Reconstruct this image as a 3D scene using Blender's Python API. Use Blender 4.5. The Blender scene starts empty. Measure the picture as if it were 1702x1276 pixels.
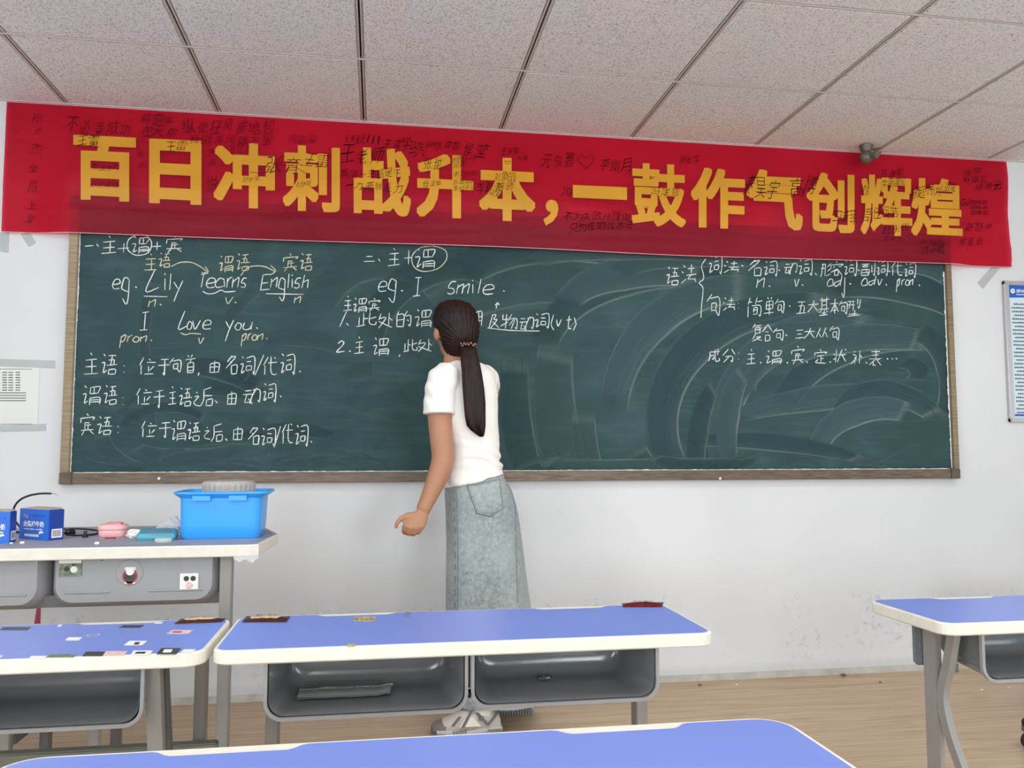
import bpy, bmesh, math, random
from mathutils import Vector, Matrix, noise
random.seed(7)
SC = bpy.context.scene
COL = SC.collection
PI = math.pi

# ------------------------------------------------------------------ camera
FPX, YAW, PITCH, ROLL, CAMZ = 1390.2, .1588, .0776, -.0004, 1.0935
_cy, _sy, _cp, _sp = math.cos(YAW), math.sin(YAW), math.cos(PITCH), math.sin(PITCH)
FW = Vector((_sy*_cp, _cy*_cp, _sp)); _r0 = Vector((_cy, -_sy, 0)); _u0 = _r0.cross(FW)
RT = math.cos(ROLL)*_r0 + math.sin(ROLL)*_u0
UP = -math.sin(ROLL)*_r0 + math.cos(ROLL)*_u0
cam = bpy.data.cameras.new('camera'); camo = bpy.data.objects.new('camera', cam); COL.objects.link(camo)
cam.sensor_fit = 'HORIZONTAL'; cam.sensor_width = 36; cam.lens = FPX/1702*36; cam.clip_start = .02
_m = Matrix((RT, UP, -FW)).transposed().to_4x4(); _m.translation = (0, 0, CAMZ); camo.matrix_world = _m
SC.camera = camo
SC.cycles.transparent_max_bounces = 64

def ray(x, y): return FW*FPX + RT*(x-851) - UP*(y-638)
def atY(x, y, Y):                      # photograph pixel -> point on the upright plane y = Y
    d = ray(x, y); return Vector((0, 0, CAMZ)) + d*(Y/d.y)
def atZ(x, y, Z):                      # photograph pixel -> point on the level plane z = Z
    d = ray(x, y); return Vector((0, 0, CAMZ)) + d*((Z-CAMZ)/d.z)

# ------------------------------------------------------------------ light and exposure
vs = SC.view_settings
vs.view_transform = 'Standard'; vs.look = 'None'; vs.gamma = 1; vs.use_curve_mapping = False
vs.exposure = 0.38
SC.display_settings.display_device = 'sRGB'
W = bpy.data.worlds.new('world'); SC.world = W; W.use_nodes = True
W.node_tree.nodes['Background'].inputs[0].default_value = (.8, .9, 1, 1)
W.node_tree.nodes['Background'].inputs[1].default_value = .6
LAMP_W, FILL_R, FILL_L, FILL_B = 5, 40, 55, 110  # ceiling panel power, then fill power of the added windows
CEIL, WALLY, XL, XR, YB = 2.6135, 3.8594, -3.1, 4.9, -4.2
TILE, TX0, TY1 = .64676, -1.3759, 3.2215

def area(name, loc, rot, sx, sy, power, col):
    l = bpy.data.lights.new(name, 'AREA'); l.shape = 'RECTANGLE'; l.size = sx; l.size_y = sy; l.energy = power; l.color = col
    o = bpy.data.objects.new(name, l); COL.objects.link(o); o.location = loc; o.rotation_euler = rot; return o

# ------------------------------------------------------------------ materials
def s2l(c):
    return tuple(((v/255)/12.92 if v/255 <= .04045 else ((v/255+.055)/1.055)**2.4) for v in c)
def mat(name, col, rough=.5, metal=0, spec=.5, noise_amt=0, noise_scale=20, bump=0, bump_scale=200, srgb=True, stretch=None, alpha=None, coat=0, sheen=0):
    m = bpy.data.materials.new(name); m.use_nodes = True; nt = m.node_tree; N = nt.nodes; L = nt.links
    b = N['Principled BSDF']; c = s2l(col) if srgb else col
    b.inputs['Base Color'].default_value = (*c, 1); b.inputs['Roughness'].default_value = rough
    b.inputs['Metallic'].default_value = metal; b.inputs['Specular IOR Level'].default_value = spec
    b.inputs['Coat Weight'].default_value = coat
    b.inputs['Sheen Weight'].default_value = sheen
    tc = N.new('ShaderNodeTexCoord'); mp = N.new('ShaderNodeMapping'); L.new(tc.outputs['Object'], mp.inputs[0])
    if stretch: mp.inputs['Scale'].default_value = stretch
    if noise_amt:
        n = N.new('ShaderNodeTexNoise'); n.inputs['Scale'].default_value = noise_scale; n.inputs['Detail'].default_value = 6
        L.new(mp.outputs[0], n.inputs['Vector'])
        r = N.new('ShaderNodeValToRGB'); r.color_ramp.elements[0].position = .3; r.color_ramp.elements[1].position = .7
        r.color_ramp.elements[0].color = (*[v*(1-noise_amt) for v in c], 1); r.color_ramp.elements[1].color = (*[min(1, v*(1+noise_amt*.6)) for v in c], 1)
        L.new(n.outputs['Fac'], r.inputs[0]); L.new(r.outputs[0], b.inputs['Base Color'])
    if bump:
        n2 = N.new('ShaderNodeTexNoise'); n2.inputs['Scale'].default_value = bump_scale; n2.inputs['Detail'].default_value = 3
        L.new(mp.outputs[0], n2.inputs['Vector'])
        bp = N.new('ShaderNodeBump'); bp.inputs['Strength'].default_value = bump; bp.inputs['Distance'].default_value = .01
        L.new(n2.outputs['Fac'], bp.inputs['Height']); L.new(bp.outputs[0], b.inputs['Normal'])
    if alpha is not None: b.inputs['Alpha'].default_value = alpha
    return m
class NT:      # tiny helper for hand-written node trees
    def __init__(s, m): s.m = m; s.t = m.node_tree; s.N = s.t.nodes; s.L = s.t.links; s.b = s.N['Principled BSDF']
    def n(s, typ, **kw):
        x = s.N.new('ShaderNode'+typ)
        for k, v in kw.items():
            if k in x.inputs: x.inputs[k].default_value = v
            else: setattr(x, k, v)
        return x
    def l(s, a, b): s.L.new(a, b)
    def ramp(s, src, stops):
        r = s.N.new('ShaderNodeValToRGB'); e = r.color_ramp.elements
        while len(e) < len(stops): e.new(.5)
        for i, (p, c) in enumerate(stops):
            e[i].position = p; e[i].color = (*c, 1) if len(c) == 3 else c
        s.L.new(src, r.inputs[0]); return r
    def mix(s, fac, a, b, typ='MIX'):
        x = s.N.new('ShaderNodeMix'); x.data_type = 'RGBA'; x.blend_type = typ
        for i, v in ((0, fac), (6, a), (7, b)):
            if hasattr(v, 'links'): s.L.new(v, x.inputs[i])
            elif i == 0: x.inputs[0].default_value = v
            else: x.inputs[i].default_value = (*v, 1)
        return x.outputs[2]
g = lambda v: (v, v, v)

def wall_mat():
    m = mat('painted_wall', (222, 225, 227), .75, bump=.04, bump_scale=60); T = NT(m)
    tc = T.n('TexCoord'); sx = T.n('SeparateXYZ'); T.l(tc.outputs['Object'], sx.inputs[0])
    big = T.n('TexNoise', Scale=1.1, Detail=4.0); T.l(tc.outputs['Object'], big.inputs['Vector'])
    base = T.ramp(big.outputs['Fac'], [(.35, s2l((208, 211, 214))), (.65, s2l((218, 220, 223)))]).outputs[0]
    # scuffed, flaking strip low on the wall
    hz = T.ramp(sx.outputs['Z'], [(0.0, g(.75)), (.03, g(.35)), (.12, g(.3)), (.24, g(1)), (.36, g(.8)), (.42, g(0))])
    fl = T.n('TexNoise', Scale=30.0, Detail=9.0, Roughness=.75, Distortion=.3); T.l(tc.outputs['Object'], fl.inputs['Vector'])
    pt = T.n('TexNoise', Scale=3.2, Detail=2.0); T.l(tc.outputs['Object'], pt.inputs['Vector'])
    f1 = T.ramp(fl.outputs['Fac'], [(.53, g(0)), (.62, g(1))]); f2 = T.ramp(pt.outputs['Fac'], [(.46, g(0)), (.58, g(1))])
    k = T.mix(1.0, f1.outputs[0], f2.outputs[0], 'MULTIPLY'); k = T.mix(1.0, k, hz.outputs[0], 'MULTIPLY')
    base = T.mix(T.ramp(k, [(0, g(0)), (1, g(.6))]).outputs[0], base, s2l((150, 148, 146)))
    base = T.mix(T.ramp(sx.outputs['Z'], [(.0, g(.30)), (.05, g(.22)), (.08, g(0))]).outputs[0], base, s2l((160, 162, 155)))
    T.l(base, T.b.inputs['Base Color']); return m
def floor_mat():
    m = mat('wood_laminate', (180, 155, 125), .38, spec=.4); T = NT(m)
    tc = T.n('TexCoord'); mp = T.n('Mapping'); mp.inputs['Scale'].default_value = (.55, 9, 1); T.l(tc.outputs['Object'], mp.inputs[0])
    n = T.n('TexNoise', Scale=3.0, Detail=8.0, Roughness=.6, Distortion=1.2); T.l(mp.outputs[0], n.inputs['Vector'])
    r = T.ramp(n.outputs['Fac'], [(.3, s2l((150, 122, 92))), (.5, s2l((184, 157, 125))), (.7, s2l((200, 176, 146)))])
    mp2 = T.n('Mapping'); mp2.inputs['Scale'].default_value = (1, 60, 1); T.l(tc.outputs['Object'], mp2.inputs[0])
    n2 = T.n('TexNoise', Scale=4.0, Detail=3.0); T.l(mp2.outputs[0], n2.inputs['Vector'])
    c = T.mix(.3, r.outputs[0], T.ramp(n2.outputs['Fac'], [(.35, s2l((140, 112, 84))), (.6, s2l((205, 180, 150)))]).outputs[0])
    T.l(c, T.b.inputs['Base Color']); return m
def tile_mat():
    m = mat('mineral_fibre_tile', (232, 222, 218), .9, spec=.1); T = NT(m)
    tc = T.n('TexCoord'); v = T.n('TexVoronoi', Scale=42.0); geo = T.n('NewGeometry'); T.l(geo.outputs['Position'], v.inputs['Vector'])
    mpp = T.n('Mapping'); mpp.inputs['Scale'].default_value = (1, .6, 1); T.l(geo.outputs['Position'], mpp.inputs[0])
    n = T.n('TexNoise', Scale=160.0, Detail=3.0); T.l(mpp.outputs[0], n.inputs['Vector'])
    n3 = T.n('TexNoise', Scale=5.0, Detail=2.0); T.l(geo.outputs['Position'], n3.inputs['Vector'])
    pit = T.ramp(v.outputs['Distance'], [(.10, g(1)), (.19, g(0))])
    sel = T.n('SeparateColor'); T.l(v.outputs['Color'], sel.inputs[0])
    keep = T.ramp(sel.outputs[0], [(.60, g(0)), (.62, g(1))])
    k = T.mix(1.0, pit.outputs[0], keep.outputs[0], 'MULTIPLY')
    fine = T.ramp(n.outputs['Fac'], [(.30, s2l((196, 196, 198))), (.5, s2l((242, 243, 247))), (.7, s2l((250, 251, 255)))])
    c = T.mix(T.ramp(k, [(0, g(0)), (1, g(.75))]).outputs[0], fine.outputs[0], s2l((120, 108, 104)))
    c = T.mix(.08, c, n3.outputs['Color'], 'MULTIPLY')
    T.l(c, T.b.inputs['Base Color'])
    bp = T.n('Bump', Strength=.25, Distance=.004); T.l(n.outputs['Fac'], bp.inputs['Height']); T.l(bp.outputs[0], T.b.inputs['Normal'])
    return m
def board_mat():
    m = mat('green_slate', (46, 72, 72), .6, spec=.2); T = NT(m)
    tc = T.n('TexCoord'); mp = T.n('Mapping'); T.l(tc.outputs['Object'], mp.inputs[0])
    n = T.n('TexNoise', Scale=2.2, Detail=5.0, Distortion=1.8); T.l(mp.outputs[0], n.inputs['Vector'])
    base = T.ramp(n.outputs['Fac'], [(.35, s2l((41, 67, 70))), (.55, s2l((47, 74, 76))), (.75, s2l((57, 84, 87)))])
    mp2 = T.n('Mapping'); mp2.inputs['Rotation'].default_value = (0, .9, 0); mp2.inputs['Scale'].default_value = (2, 1, 14); T.l(tc.outputs['Object'], mp2.inputs[0])
    n2 = T.n('TexNoise', Scale=2.0, Detail=5.0, Distortion=.7); T.l(mp2.outputs[0], n2.inputs['Vector'])
    c = T.mix(T.ramp(n2.outputs['Fac'], [(.5, g(0)), (.85, g(.14))]).outputs[0], base.outputs[0], s2l((120, 140, 135)))
    T.l(c, T.b.inputs['Base Color']); return m
def smear_mat(name, tone):
    m = bpy.data.materials.new(name); m.use_nodes = True; T = NT(m); T.b.inputs['Roughness'].default_value = .8; T.b.inputs['Specular IOR Level'].default_value = .15
    uv = T.n('UVMap'); uv.uv_map = 'uv'; mp = T.n('Mapping'); mp.inputs['Scale'].default_value = (1.3, 30, 1); T.l(uv.outputs[0], mp.inputs[0])
    n = T.n('TexNoise', Scale=1.0, Detail=5.0, Roughness=.7); T.l(mp.outputs[0], n.inputs['Vector'])
    at = T.n('Attribute'); at.attribute_name = 'fade'; sp = T.n('SeparateColor'); T.l(at.outputs['Color'], sp.inputs[0])
    lo, hi = tone
    band = T.ramp(n.outputs['Fac'], [(.3, s2l(lo)), (.7, s2l(hi))])
    dust = T.ramp(n.outputs['Fac'], [(.3, g(.1)), (.62, g(.8))]); k = T.mix(1.0, dust.outputs[0], sp.outputs[1], 'MULTIPLY')
    T.l(T.mix(k, band.outputs[0], s2l((142, 160, 156))), T.b.inputs['Base Color'])
    T.l(sp.outputs[0], T.b.inputs['Alpha']); return m
def chalk_mat(name, col):
    m = bpy.data.materials.new(name); m.use_nodes = True; T = NT(m)
    T.b.inputs['Base Color'].default_value = (*s2l(col), 1); T.b.inputs['Roughness'].default_value = 1
    tc = T.n('TexCoord'); n = T.n('TexNoise', Scale=260.0, Detail=2.0); T.l(tc.outputs['Object'], n.inputs['Vector'])
    T.l(T.ramp(n.outputs['Fac'], [(.28, g(.35)), (.55, g(.95))]).outputs[0], T.b.inputs['Alpha']); return m
def banner_mat():
    m = bpy.data.materials.new('thin_red_film'); m.use_nodes = True; T = NT(m); N = T.N
    N.remove(T.b); out = N['Material Output']
    tc = T.n('TexCoord'); n = T.n('TexNoise', Scale=2.5, Detail=3.0); T.l(tc.outputs['Object'], n.inputs['Vector'])
    cr = T.ramp(n.outputs['Fac'], [(.3, s2l((172, 26, 54))), (.7, s2l((194, 34, 64)))])
    d = T.n('BsdfPrincipled', Roughness=.42); T.l(cr.outputs[0], d.inputs['Base Color']); d.inputs['Specular IOR Level'].default_value = .25
    mp = T.n('Mapping'); mp.inputs['Scale'].default_value = (.8, 1, 7); T.l(tc.outputs['Object'], mp.inputs[0])
    n2 = T.n('TexNoise', Scale=2.2, Detail=2.0, Distortion=.8); T.l(mp.outputs[0], n2.inputs['Vector'])
    bp = T.n('Bump', Strength=.22, Distance=.02); T.l(n2.outputs['Fac'], bp.inputs['Height']); T.l(bp.outputs[0], d.inputs['Normal'])
    t = T.n('BsdfTransparent'); t.inputs[0].default_value = (.9, .07, .13, 1)
    mx = T.n('MixShader'); mx.inputs[0].default_value = .60
    T.l(d.outputs[0], mx.inputs[1]); T.l(t.outputs[0], mx.inputs[2]); T.l(mx.outputs[0], out.inputs[0]); return m
def clear_mat(name, col, a, rough=.08):
    m = mat(name, col, rough, spec=.8); b = m.node_tree.nodes['Principled BSDF']; b.inputs['Alpha'].default_value = a
    return m
def denim_mat():
    m = mat('washed_denim', (130, 140, 142), .9, spec=.1, sheen=.2); T = NT(m)
    tc = T.n('TexCoord'); n = T.n('TexNoise', Scale=55.0, Detail=8.0, Roughness=.75); T.l(tc.outputs['Object'], n.inputs['Vector'])
    nb = T.n('TexNoise', Scale=5.0, Detail=3.0); T.l(tc.outputs['Object'], nb.inputs['Vector'])
    a = T.ramp(n.outputs['Fac'], [(.32, s2l((112, 124, 132))), (.5, s2l((140, 150, 152))), (.7, s2l((170, 178, 177)))])
    c = T.mix(T.ramp(nb.outputs['Fac'], [(.42, g(.0)), (.62, g(.45))]).outputs[0], a.outputs[0], s2l((172, 180, 177)))
    T.l(c, T.b.inputs['Base Color'])
    bp = T.n('Bump', Strength=.3, Distance=.002); T.l(n.outputs['Fac'], bp.inputs['Height']); T.l(bp.outputs[0], T.b.inputs['Normal']); return m
def hair_mat():
    m = mat('dark_hair', (20, 14, 14), .5, spec=.25); T = NT(m)
    tc = T.n('TexCoord'); mp = T.n('Mapping'); mp.inputs['Scale'].default_value = (150, 150, 6); T.l(tc.outputs['Object'], mp.inputs[0])
    n = T.n('TexNoise', Scale=1.0, Detail=3.0); T.l(mp.outputs[0], n.inputs['Vector'])
    T.l(T.ramp(n.outputs['Fac'], [(.35, s2l((10, 7, 8))), (.65, s2l((46, 25, 22)))]).outputs[0], T.b.inputs['Base Color'])
    bp = T.n('Bump', Strength=.6, Distance=.004); T.l(n.outputs['Fac'], bp.inputs['Height']); T.l(bp.outputs[0], T.b.inputs['Normal']); return m

M = dict(
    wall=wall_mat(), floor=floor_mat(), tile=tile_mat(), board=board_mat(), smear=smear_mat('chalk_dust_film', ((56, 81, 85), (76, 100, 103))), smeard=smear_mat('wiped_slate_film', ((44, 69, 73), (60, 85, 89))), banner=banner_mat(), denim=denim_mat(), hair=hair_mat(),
    bar=mat('painted_grid', (205, 198, 195), .5), black=mat('black_plastic', (18, 18, 20), .4), gap=mat('dark_gap', (20, 12, 12), .9),
    chalk=chalk_mat('white_chalk', (232, 240, 235)), chalky=chalk_mat('yellowish_chalk', (218, 216, 180)),
    frame=mat('brushed_bronze', (132, 116, 92), .38, metal=.55, noise_amt=.35, noise_scale=6, stretch=(1, 1, 22)),
    frameh=mat('brushed_bronze_rail', (102, 88, 76), .4, metal=.5, noise_amt=.4, noise_scale=3, stretch=(5, 1, 40)),
    corner=mat('corner_cap', (98, 88, 76), .5, metal=.3, noise_amt=.3),
    dust=mat('chalk_dust', (232, 234, 228), 1, noise_amt=.2, noise_scale=90),
    yellow=mat('banner_yellow', (208, 150, 44), .45, spec=.3, noise_amt=.12, noise_scale=4),
    ink=mat('marker_ink', (96, 8, 26), .7, spec=.1), inkb=mat('black_marker', (24, 6, 8), .7, spec=.1),
    hem=mat('banner_hem', (222, 170, 175), .5),
    blue=mat('blue_laminate', (116, 136, 208), .34, spec=.35, noise_amt=.04, noise_scale=2), lilac=mat('dusty_lilac_laminate', (150, 150, 166), .5, noise_amt=.12, noise_scale=9),
    edge=mat('cream_edge_band', (219, 216, 204), .45, noise_amt=.06, noise_scale=30),
    tray=mat('grey_tray_plastic', (114, 118, 122), .17, spec=.5, bump=.05, bump_scale=9), rim=mat('tray_rim_plastic', (142, 143, 145), .4),
    trayb=mat('pale_tray_plastic', (150, 151, 156), .4, noise_amt=.06, noise_scale=3),
    leg=mat('grey_powder_coat', (142, 140, 137), .5, noise_amt=.08, noise_scale=12, stretch=(1, 1, .3)), legd=mat('dark_grey_powder_coat', (100, 96, 98), .5),
    green=mat('grey_green_rail', (122, 126, 116), .55),
    bin=mat('blue_polypropylene', (56, 160, 242), .33, spec=.5), greylid=mat('grey_plastic_lid', (168, 162, 158), .45),
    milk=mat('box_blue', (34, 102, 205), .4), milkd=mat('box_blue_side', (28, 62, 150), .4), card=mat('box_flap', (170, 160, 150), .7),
    white=mat('white_matte', (236, 236, 232), .6), paper=mat('paper', (222, 224, 220), .8), pink=mat('pink_plastic', (240, 178, 178), .35), red=mat('red_plastic', (150, 25, 45), .4),
    teal=mat('teal_film', (70, 150, 168), .25), tape=clear_mat('matte_tape', (196, 204, 204), .34, .5), film=clear_mat('clear_film', (225, 228, 232), .38, .12),
    clear=clear_mat('clear_tape_core', (215, 228, 220), .6, .1),
    skin=mat('skin', (172, 126, 99), .5, spec=.3, noise_amt=.05, noise_scale=12), lips=mat('lips', (176, 88, 84), .5), eye=mat('eye', (30, 24, 22), .2),
    shirt=mat('white_cotton', (236, 232, 228), .85, spec=.15, bump=.06, bump_scale=500, sheen=.15), thread=mat('grey_stitching', (92, 104, 116), .8), denimd=mat('denim_seam', (118, 130, 138), .9),
    tie=mat('hair_tie_beads', (70, 40, 40), .2), beadw=mat('tiny_gems', (225, 190, 180), .15, metal=.3),
    shoe=mat('beige_suede', (190, 182, 172), .8, noise_amt=.08), mesh=mat('cream_mesh', (222, 216, 202), .9, bump=.3, bump_scale=500), toe=mat('mauve_rubber', (118, 104, 108), .6), sole=mat('grey_rubber', (128, 126, 122), .7), solel=mat('pale_midsole', (182, 182, 182), .6), strap=mat('slate_strap', (86, 94, 102), .6), sock=mat('cream_sock', (226, 220, 208), .9),
    alu=mat('aluminium', (196, 196, 198), .3, metal=.85), hblue=mat('header_blue', (22, 92, 190), .4), pblue=mat('pale_blue_print', (206, 226, 236), .4),
    bolt=mat('dull_zinc', (112, 110, 98), .45, metal=.5, noise_amt=.25, noise_scale=60), brown=mat('wrapper_brown', (60, 32, 26), .3), tan=mat('wrapper_tan', (214, 178, 140), .4), wred=mat('wrapper_red', (88, 14, 24), .3),
    st_y=mat('sticker_tan', (190, 170, 110), .5, noise_amt=.5, noise_scale=120), st_g=mat('sticker_photo', (110, 128, 108), .4, noise_amt=.6, noise_scale=70), st_k=mat('sticker_dark', (60, 62, 58), .4, noise_amt=.8, noise_scale=120), st_w=mat('sticker_white', (228, 228, 226), .45), st_p=mat('sticker_pink', (222, 190, 188), .45, noise_amt=.35, noise_scale=120), st_d=mat('sticker_blot', (46, 50, 50), .5), st_r=mat('sticker_red', (170, 48, 58), .5),
    lamp=mat('diffuser', (255, 255, 255), .5), crumb=mat('floor_crumb', (110, 82, 78), .8),
)
_b = M['lamp'].node_tree.nodes['Principled BSDF']; _b.inputs['Emission Color'].default_value = (1, .98, .95, 1); _b.inputs['Emission Strength'].default_value = 3

# ------------------------------------------------------------------ mesh helpers
class MB:
    def __init__(s): s.v = []; s.f = []; s.mi = []; s.k = 0
    def add(s, vs, fs, mi=None):
        o = len(s.v); s.v += [tuple(v) for v in vs]; s.f += [tuple(i+o for i in f) for f in fs]; s.mi += [s.k if mi is None else mi]*len(fs); return s
    def box(s, a, b, mi=None):
        (x0, y0, z0), (x1, y1, z1) = a, b
        return s.add([(x0,y0,z0),(x1,y0,z0),(x1,y1,z0),(x0,y1,z0),(x0,y0,z1),(x1,y0,z1),(x1,y1,z1),(x0,y1,z1)],
                     [(0,3,2,1),(4,5,6,7),(0,1,5,4),(1,2,6,5),(2,3,7,6),(3,0,4,7)], mi)
    def loft(s, rings, cap=True, closed=True, mi=None):
        n = len(rings[0]); vs = [p for r in rings for p in r]; fs = []
        for i in range(len(rings)-1):
            for j in range(n if closed else n-1):
                a = i*n+j; b = i*n+(j+1) % n; fs.append((a, b, b+n, a+n))
        if cap: fs.append(tuple(range(n))[::-1]); fs.append(tuple(range((len(rings)-1)*n, len(rings)*n)))
        return s.add(vs, fs, mi)
    def tube(s, pts, r, n=10, cap=True, mi=None, sq=1):
        pts = [Vector(p) for p in pts]; rs = r if isinstance(r, (list, tuple)) else [r]*len(pts)
        rings = []; up = None
        for i, p in enumerate(pts):
            d = (pts[min(i+1, len(pts)-1)]-pts[max(i-1, 0)]).normalized()
            if up is None: up = Vector((0, 0, 1)) if abs(d.z) < .9 else Vector((0, 1, 0))
            a = d.cross(up).normalized(); b = a.cross(d).normalized(); up = b
            rings.append([p+(a*math.cos(t)+b*math.sin(t)*sq)*rs[i] for t in [2*PI*k/n for k in range(n)]])
        return s.loft(rings, cap, mi=mi)
    def lathe(s, prof, c, n=24, mi=None, sx=1, sy=1):
        c = Vector(c); return s.loft([[c+Vector((r*math.cos(2*PI*k/n)*sx, r*math.sin(2*PI*k/n)*sy, z)) for k in range(n)] for r, z in prof], True, mi=mi)
    def prism(s, poly, z0, z1, mi=None):     # poly in xy
        return s.loft([[(x, y, z0) for x, y in poly], [(x, y, z1) for x, y in poly]], mi=mi)
    def strip(s, pts, a, b, mi=None):        # square bar through points; a,b = half sizes along x and in the yz normal
        rings = []
        for i, p in enumerate(pts):
            p = Vector(p); d = (Vector(pts[min(i+1, len(pts)-1)])-Vector(pts[max(i-1, 0)])).normalized()
            nx = Vector((1, 0, 0)); ny = nx.cross(d).normalized()
            rings.append([p-nx*a-ny*b, p+nx*a-ny*b, p+nx*a+ny*b, p-nx*a+ny*b])
        return s.loft(rings, mi=mi)
def obj(name, mb, m, parent=None, smooth=False, bevel=0, kind=None, label=None):
    me = bpy.data.meshes.new(name); me.from_pydata([tuple(v) for v in mb.v], [], mb.f)
    ms = m if isinstance(m, list) else [m]
    for x in ms: me.materials.append(x)
    if len(ms) > 1: me.polygons.foreach_set('material_index', mb.mi)
    bm = bmesh.new(); bm.from_mesh(me); bmesh.ops.recalc_face_normals(bm, faces=bm.faces)
    if bevel:
        es = [e for e in bm.edges if len(e.link_faces) == 2 and e.calc_face_angle(0) > .6]
        bmesh.ops.bevel(bm, geom=es, offset=bevel, segments=2, affect='EDGES', clamp_overlap=True)
    bm.to_mesh(me); bm.free()
    if smooth:
        me.polygons.foreach_set('use_smooth', [True]*len(me.polygons))
        if smooth != 'all': me.set_sharp_from_angle(angle=.7)
    o = bpy.data.objects.new(name, me); COL.objects.link(o)
    if parent is not None: o.parent = parent
    if kind: o['kind'] = kind
    if label: o['label'] = label
    return o
def thing(name, label, cat, loc=(0, 0, 0), group=None):
    o = bpy.data.objects.new(name, None); COL.objects.link(o); o.location = loc; o.empty_display_size = .05
    o['label'] = label; o['category'] = cat
    if group: o['group'] = group
    return o
def tag(o, label, cat, group=None):
    o['label'] = label; o['category'] = cat
    if group: o['group'] = group
    return o
def local(mb, loc):                       # shift a builder given in room coordinates under a thing that stands at loc
    mb.v = [(x-loc[0], y-loc[1], z-loc[2]) for x, y, z in mb.v]; return mb
def rrect(x0, y0, x1, y1, r, n=6):
    out = []
    for cx, cy, a0 in ((x1-r, y0+r, -PI/2), (x1-r, y1-r, 0), (x0+r, y1-r, PI/2), (x0+r, y0+r, PI)):
        for k in range(n+1):
            a = a0+PI/2*k/n; out.append((cx+r*math.cos(a), cy+r*math.sin(a)))
    return out
def crs(pts, sub=5):                      # Catmull-Rom through points
    if len(pts) < 3: return [Vector(p) for p in pts]
    P = [Vector(pts[0])*2-Vector(pts[1])]+[Vector(p) for p in pts]+[Vector(pts[-1])*2-Vector(pts[-2])]; out = []
    for i in range(1, len(P)-2):
        for k in range(sub):
            t = k/sub; a, b, c, d = P[i-1], P[i], P[i+1], P[i+2]
            out.append(.5*((2*b)+(c-a)*t+(2*a-5*b+4*c-d)*t*t+(3*b-a-3*c+d)*t**3))
    return out+[P[-2]]
_txt = {}
def text_mesh(s, bold=0):                 # outline of a word as (verts, faces) in xy, unit em
    if (s, bold) in _txt: return _txt[(s, bold)]
    c = bpy.data.curves.new('t', 'FONT'); c.body = s; c.size = 1; c.offset = bold; c.resolution_u = 3
    o = bpy.data.objects.new('t', c); COL.objects.link(o); dg = bpy.context.evaluated_depsgraph_get()
    me = o.evaluated_get(dg).to_mesh(); vs = [Vector(v.co) for v in me.vertices]; fs = [tuple(p.vertices) for p in me.polygons]
    o.evaluated_get(dg).to_mesh_clear(); bpy.data.objects.remove(o); bpy.data.curves.remove(c)
    _txt[(s, bold)] = (vs, fs); return vs, fs
def fit_text(mb, s, quad, put, bold=0, mi=None, cut=0, shear=0):
    """word s into the quad (x0,y0,x1,y1[,y0r,y1r]) of the plane given by put(u,v) ; v runs down"""
    vs, fs = text_mesh(s, bold)
    if not vs: return
    x0 = min(v.x for v in vs); x1 = max(v.x for v in vs); y0 = min(v.y for v in vs); y1 = max(v.y for v in vs)
    w = max(x1-x0, 1e-6); h = max(y1-y0, 1e-6); me = bmesh.new()
    bv = [me.verts.new(((v.x-x0)/w, (y1-v.y)/h, 0)) for v in vs]
    for f in fs:
        try: me.faces.new([bv[i] for i in f])
        except ValueError: pass
    if cut:
        for k in range(1, cut):
            for ax in ((1, 0, 0), (0, 1, 0)):
                bmesh.ops.bisect_plane(me, geom=me.verts[:]+me.edges[:]+me.faces[:], plane_co=Vector(ax)*(k/cut), plane_no=ax)
    me.verts.ensure_lookup_table(); me.verts.index_update()
    out = []
    for v in me.verts:
        a, b = v.co.x, v.co.y
        X = quad[0]+(quad[2]-quad[0])*a+shear*(1-b)
        t0 = quad[1]+((quad[4]-quad[1])*a if len(quad) > 4 else 0); t1 = quad[3]+((quad[5]-quad[3])*a if len(quad) > 4 else 0)
        out.append(put(X, t0+(t1-t0)*b))
    mb.add(out, [tuple(v.index for v in f.verts) for f in me.faces], mi); me.free()

# ================================================================== THE ROOM
def struct(name, mb, m, **k): o = obj(name, mb, m, **k); o['kind'] = 'structure'; return o
struct('floor', MB().box((XL-.2, YB-.2, -.1), (XR+.2, WALLY+.2, 0)), M['floor'])
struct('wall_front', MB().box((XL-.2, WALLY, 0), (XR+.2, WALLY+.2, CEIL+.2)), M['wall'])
def wall_with_openings(name, side, wins):
    """side: 'x' = wall plane of constant x between ya..yb, 'y' = constant y between xa..xb"""
    axis, c0, c1, lo, hi, out = side; mb = MB()
    def bx(a, b, z0, z1):
        if axis == 'x': mb.box((min(c0, c1), a, z0), (max(c0, c1), b, z1))
        else: mb.box((a, min(c0, c1), z0), (b, max(c0, c1), z1))
    p = lo
    for a, b in wins: bx(p, a, 0, CEIL+.2); bx(a, b, 0, .9); bx(a, b, 2.3, CEIL+.2); p = b
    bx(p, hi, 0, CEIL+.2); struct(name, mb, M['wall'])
WN = 0; GLASS = clear_mat('window_glass', (235, 240, 240), .06, .02)
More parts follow.
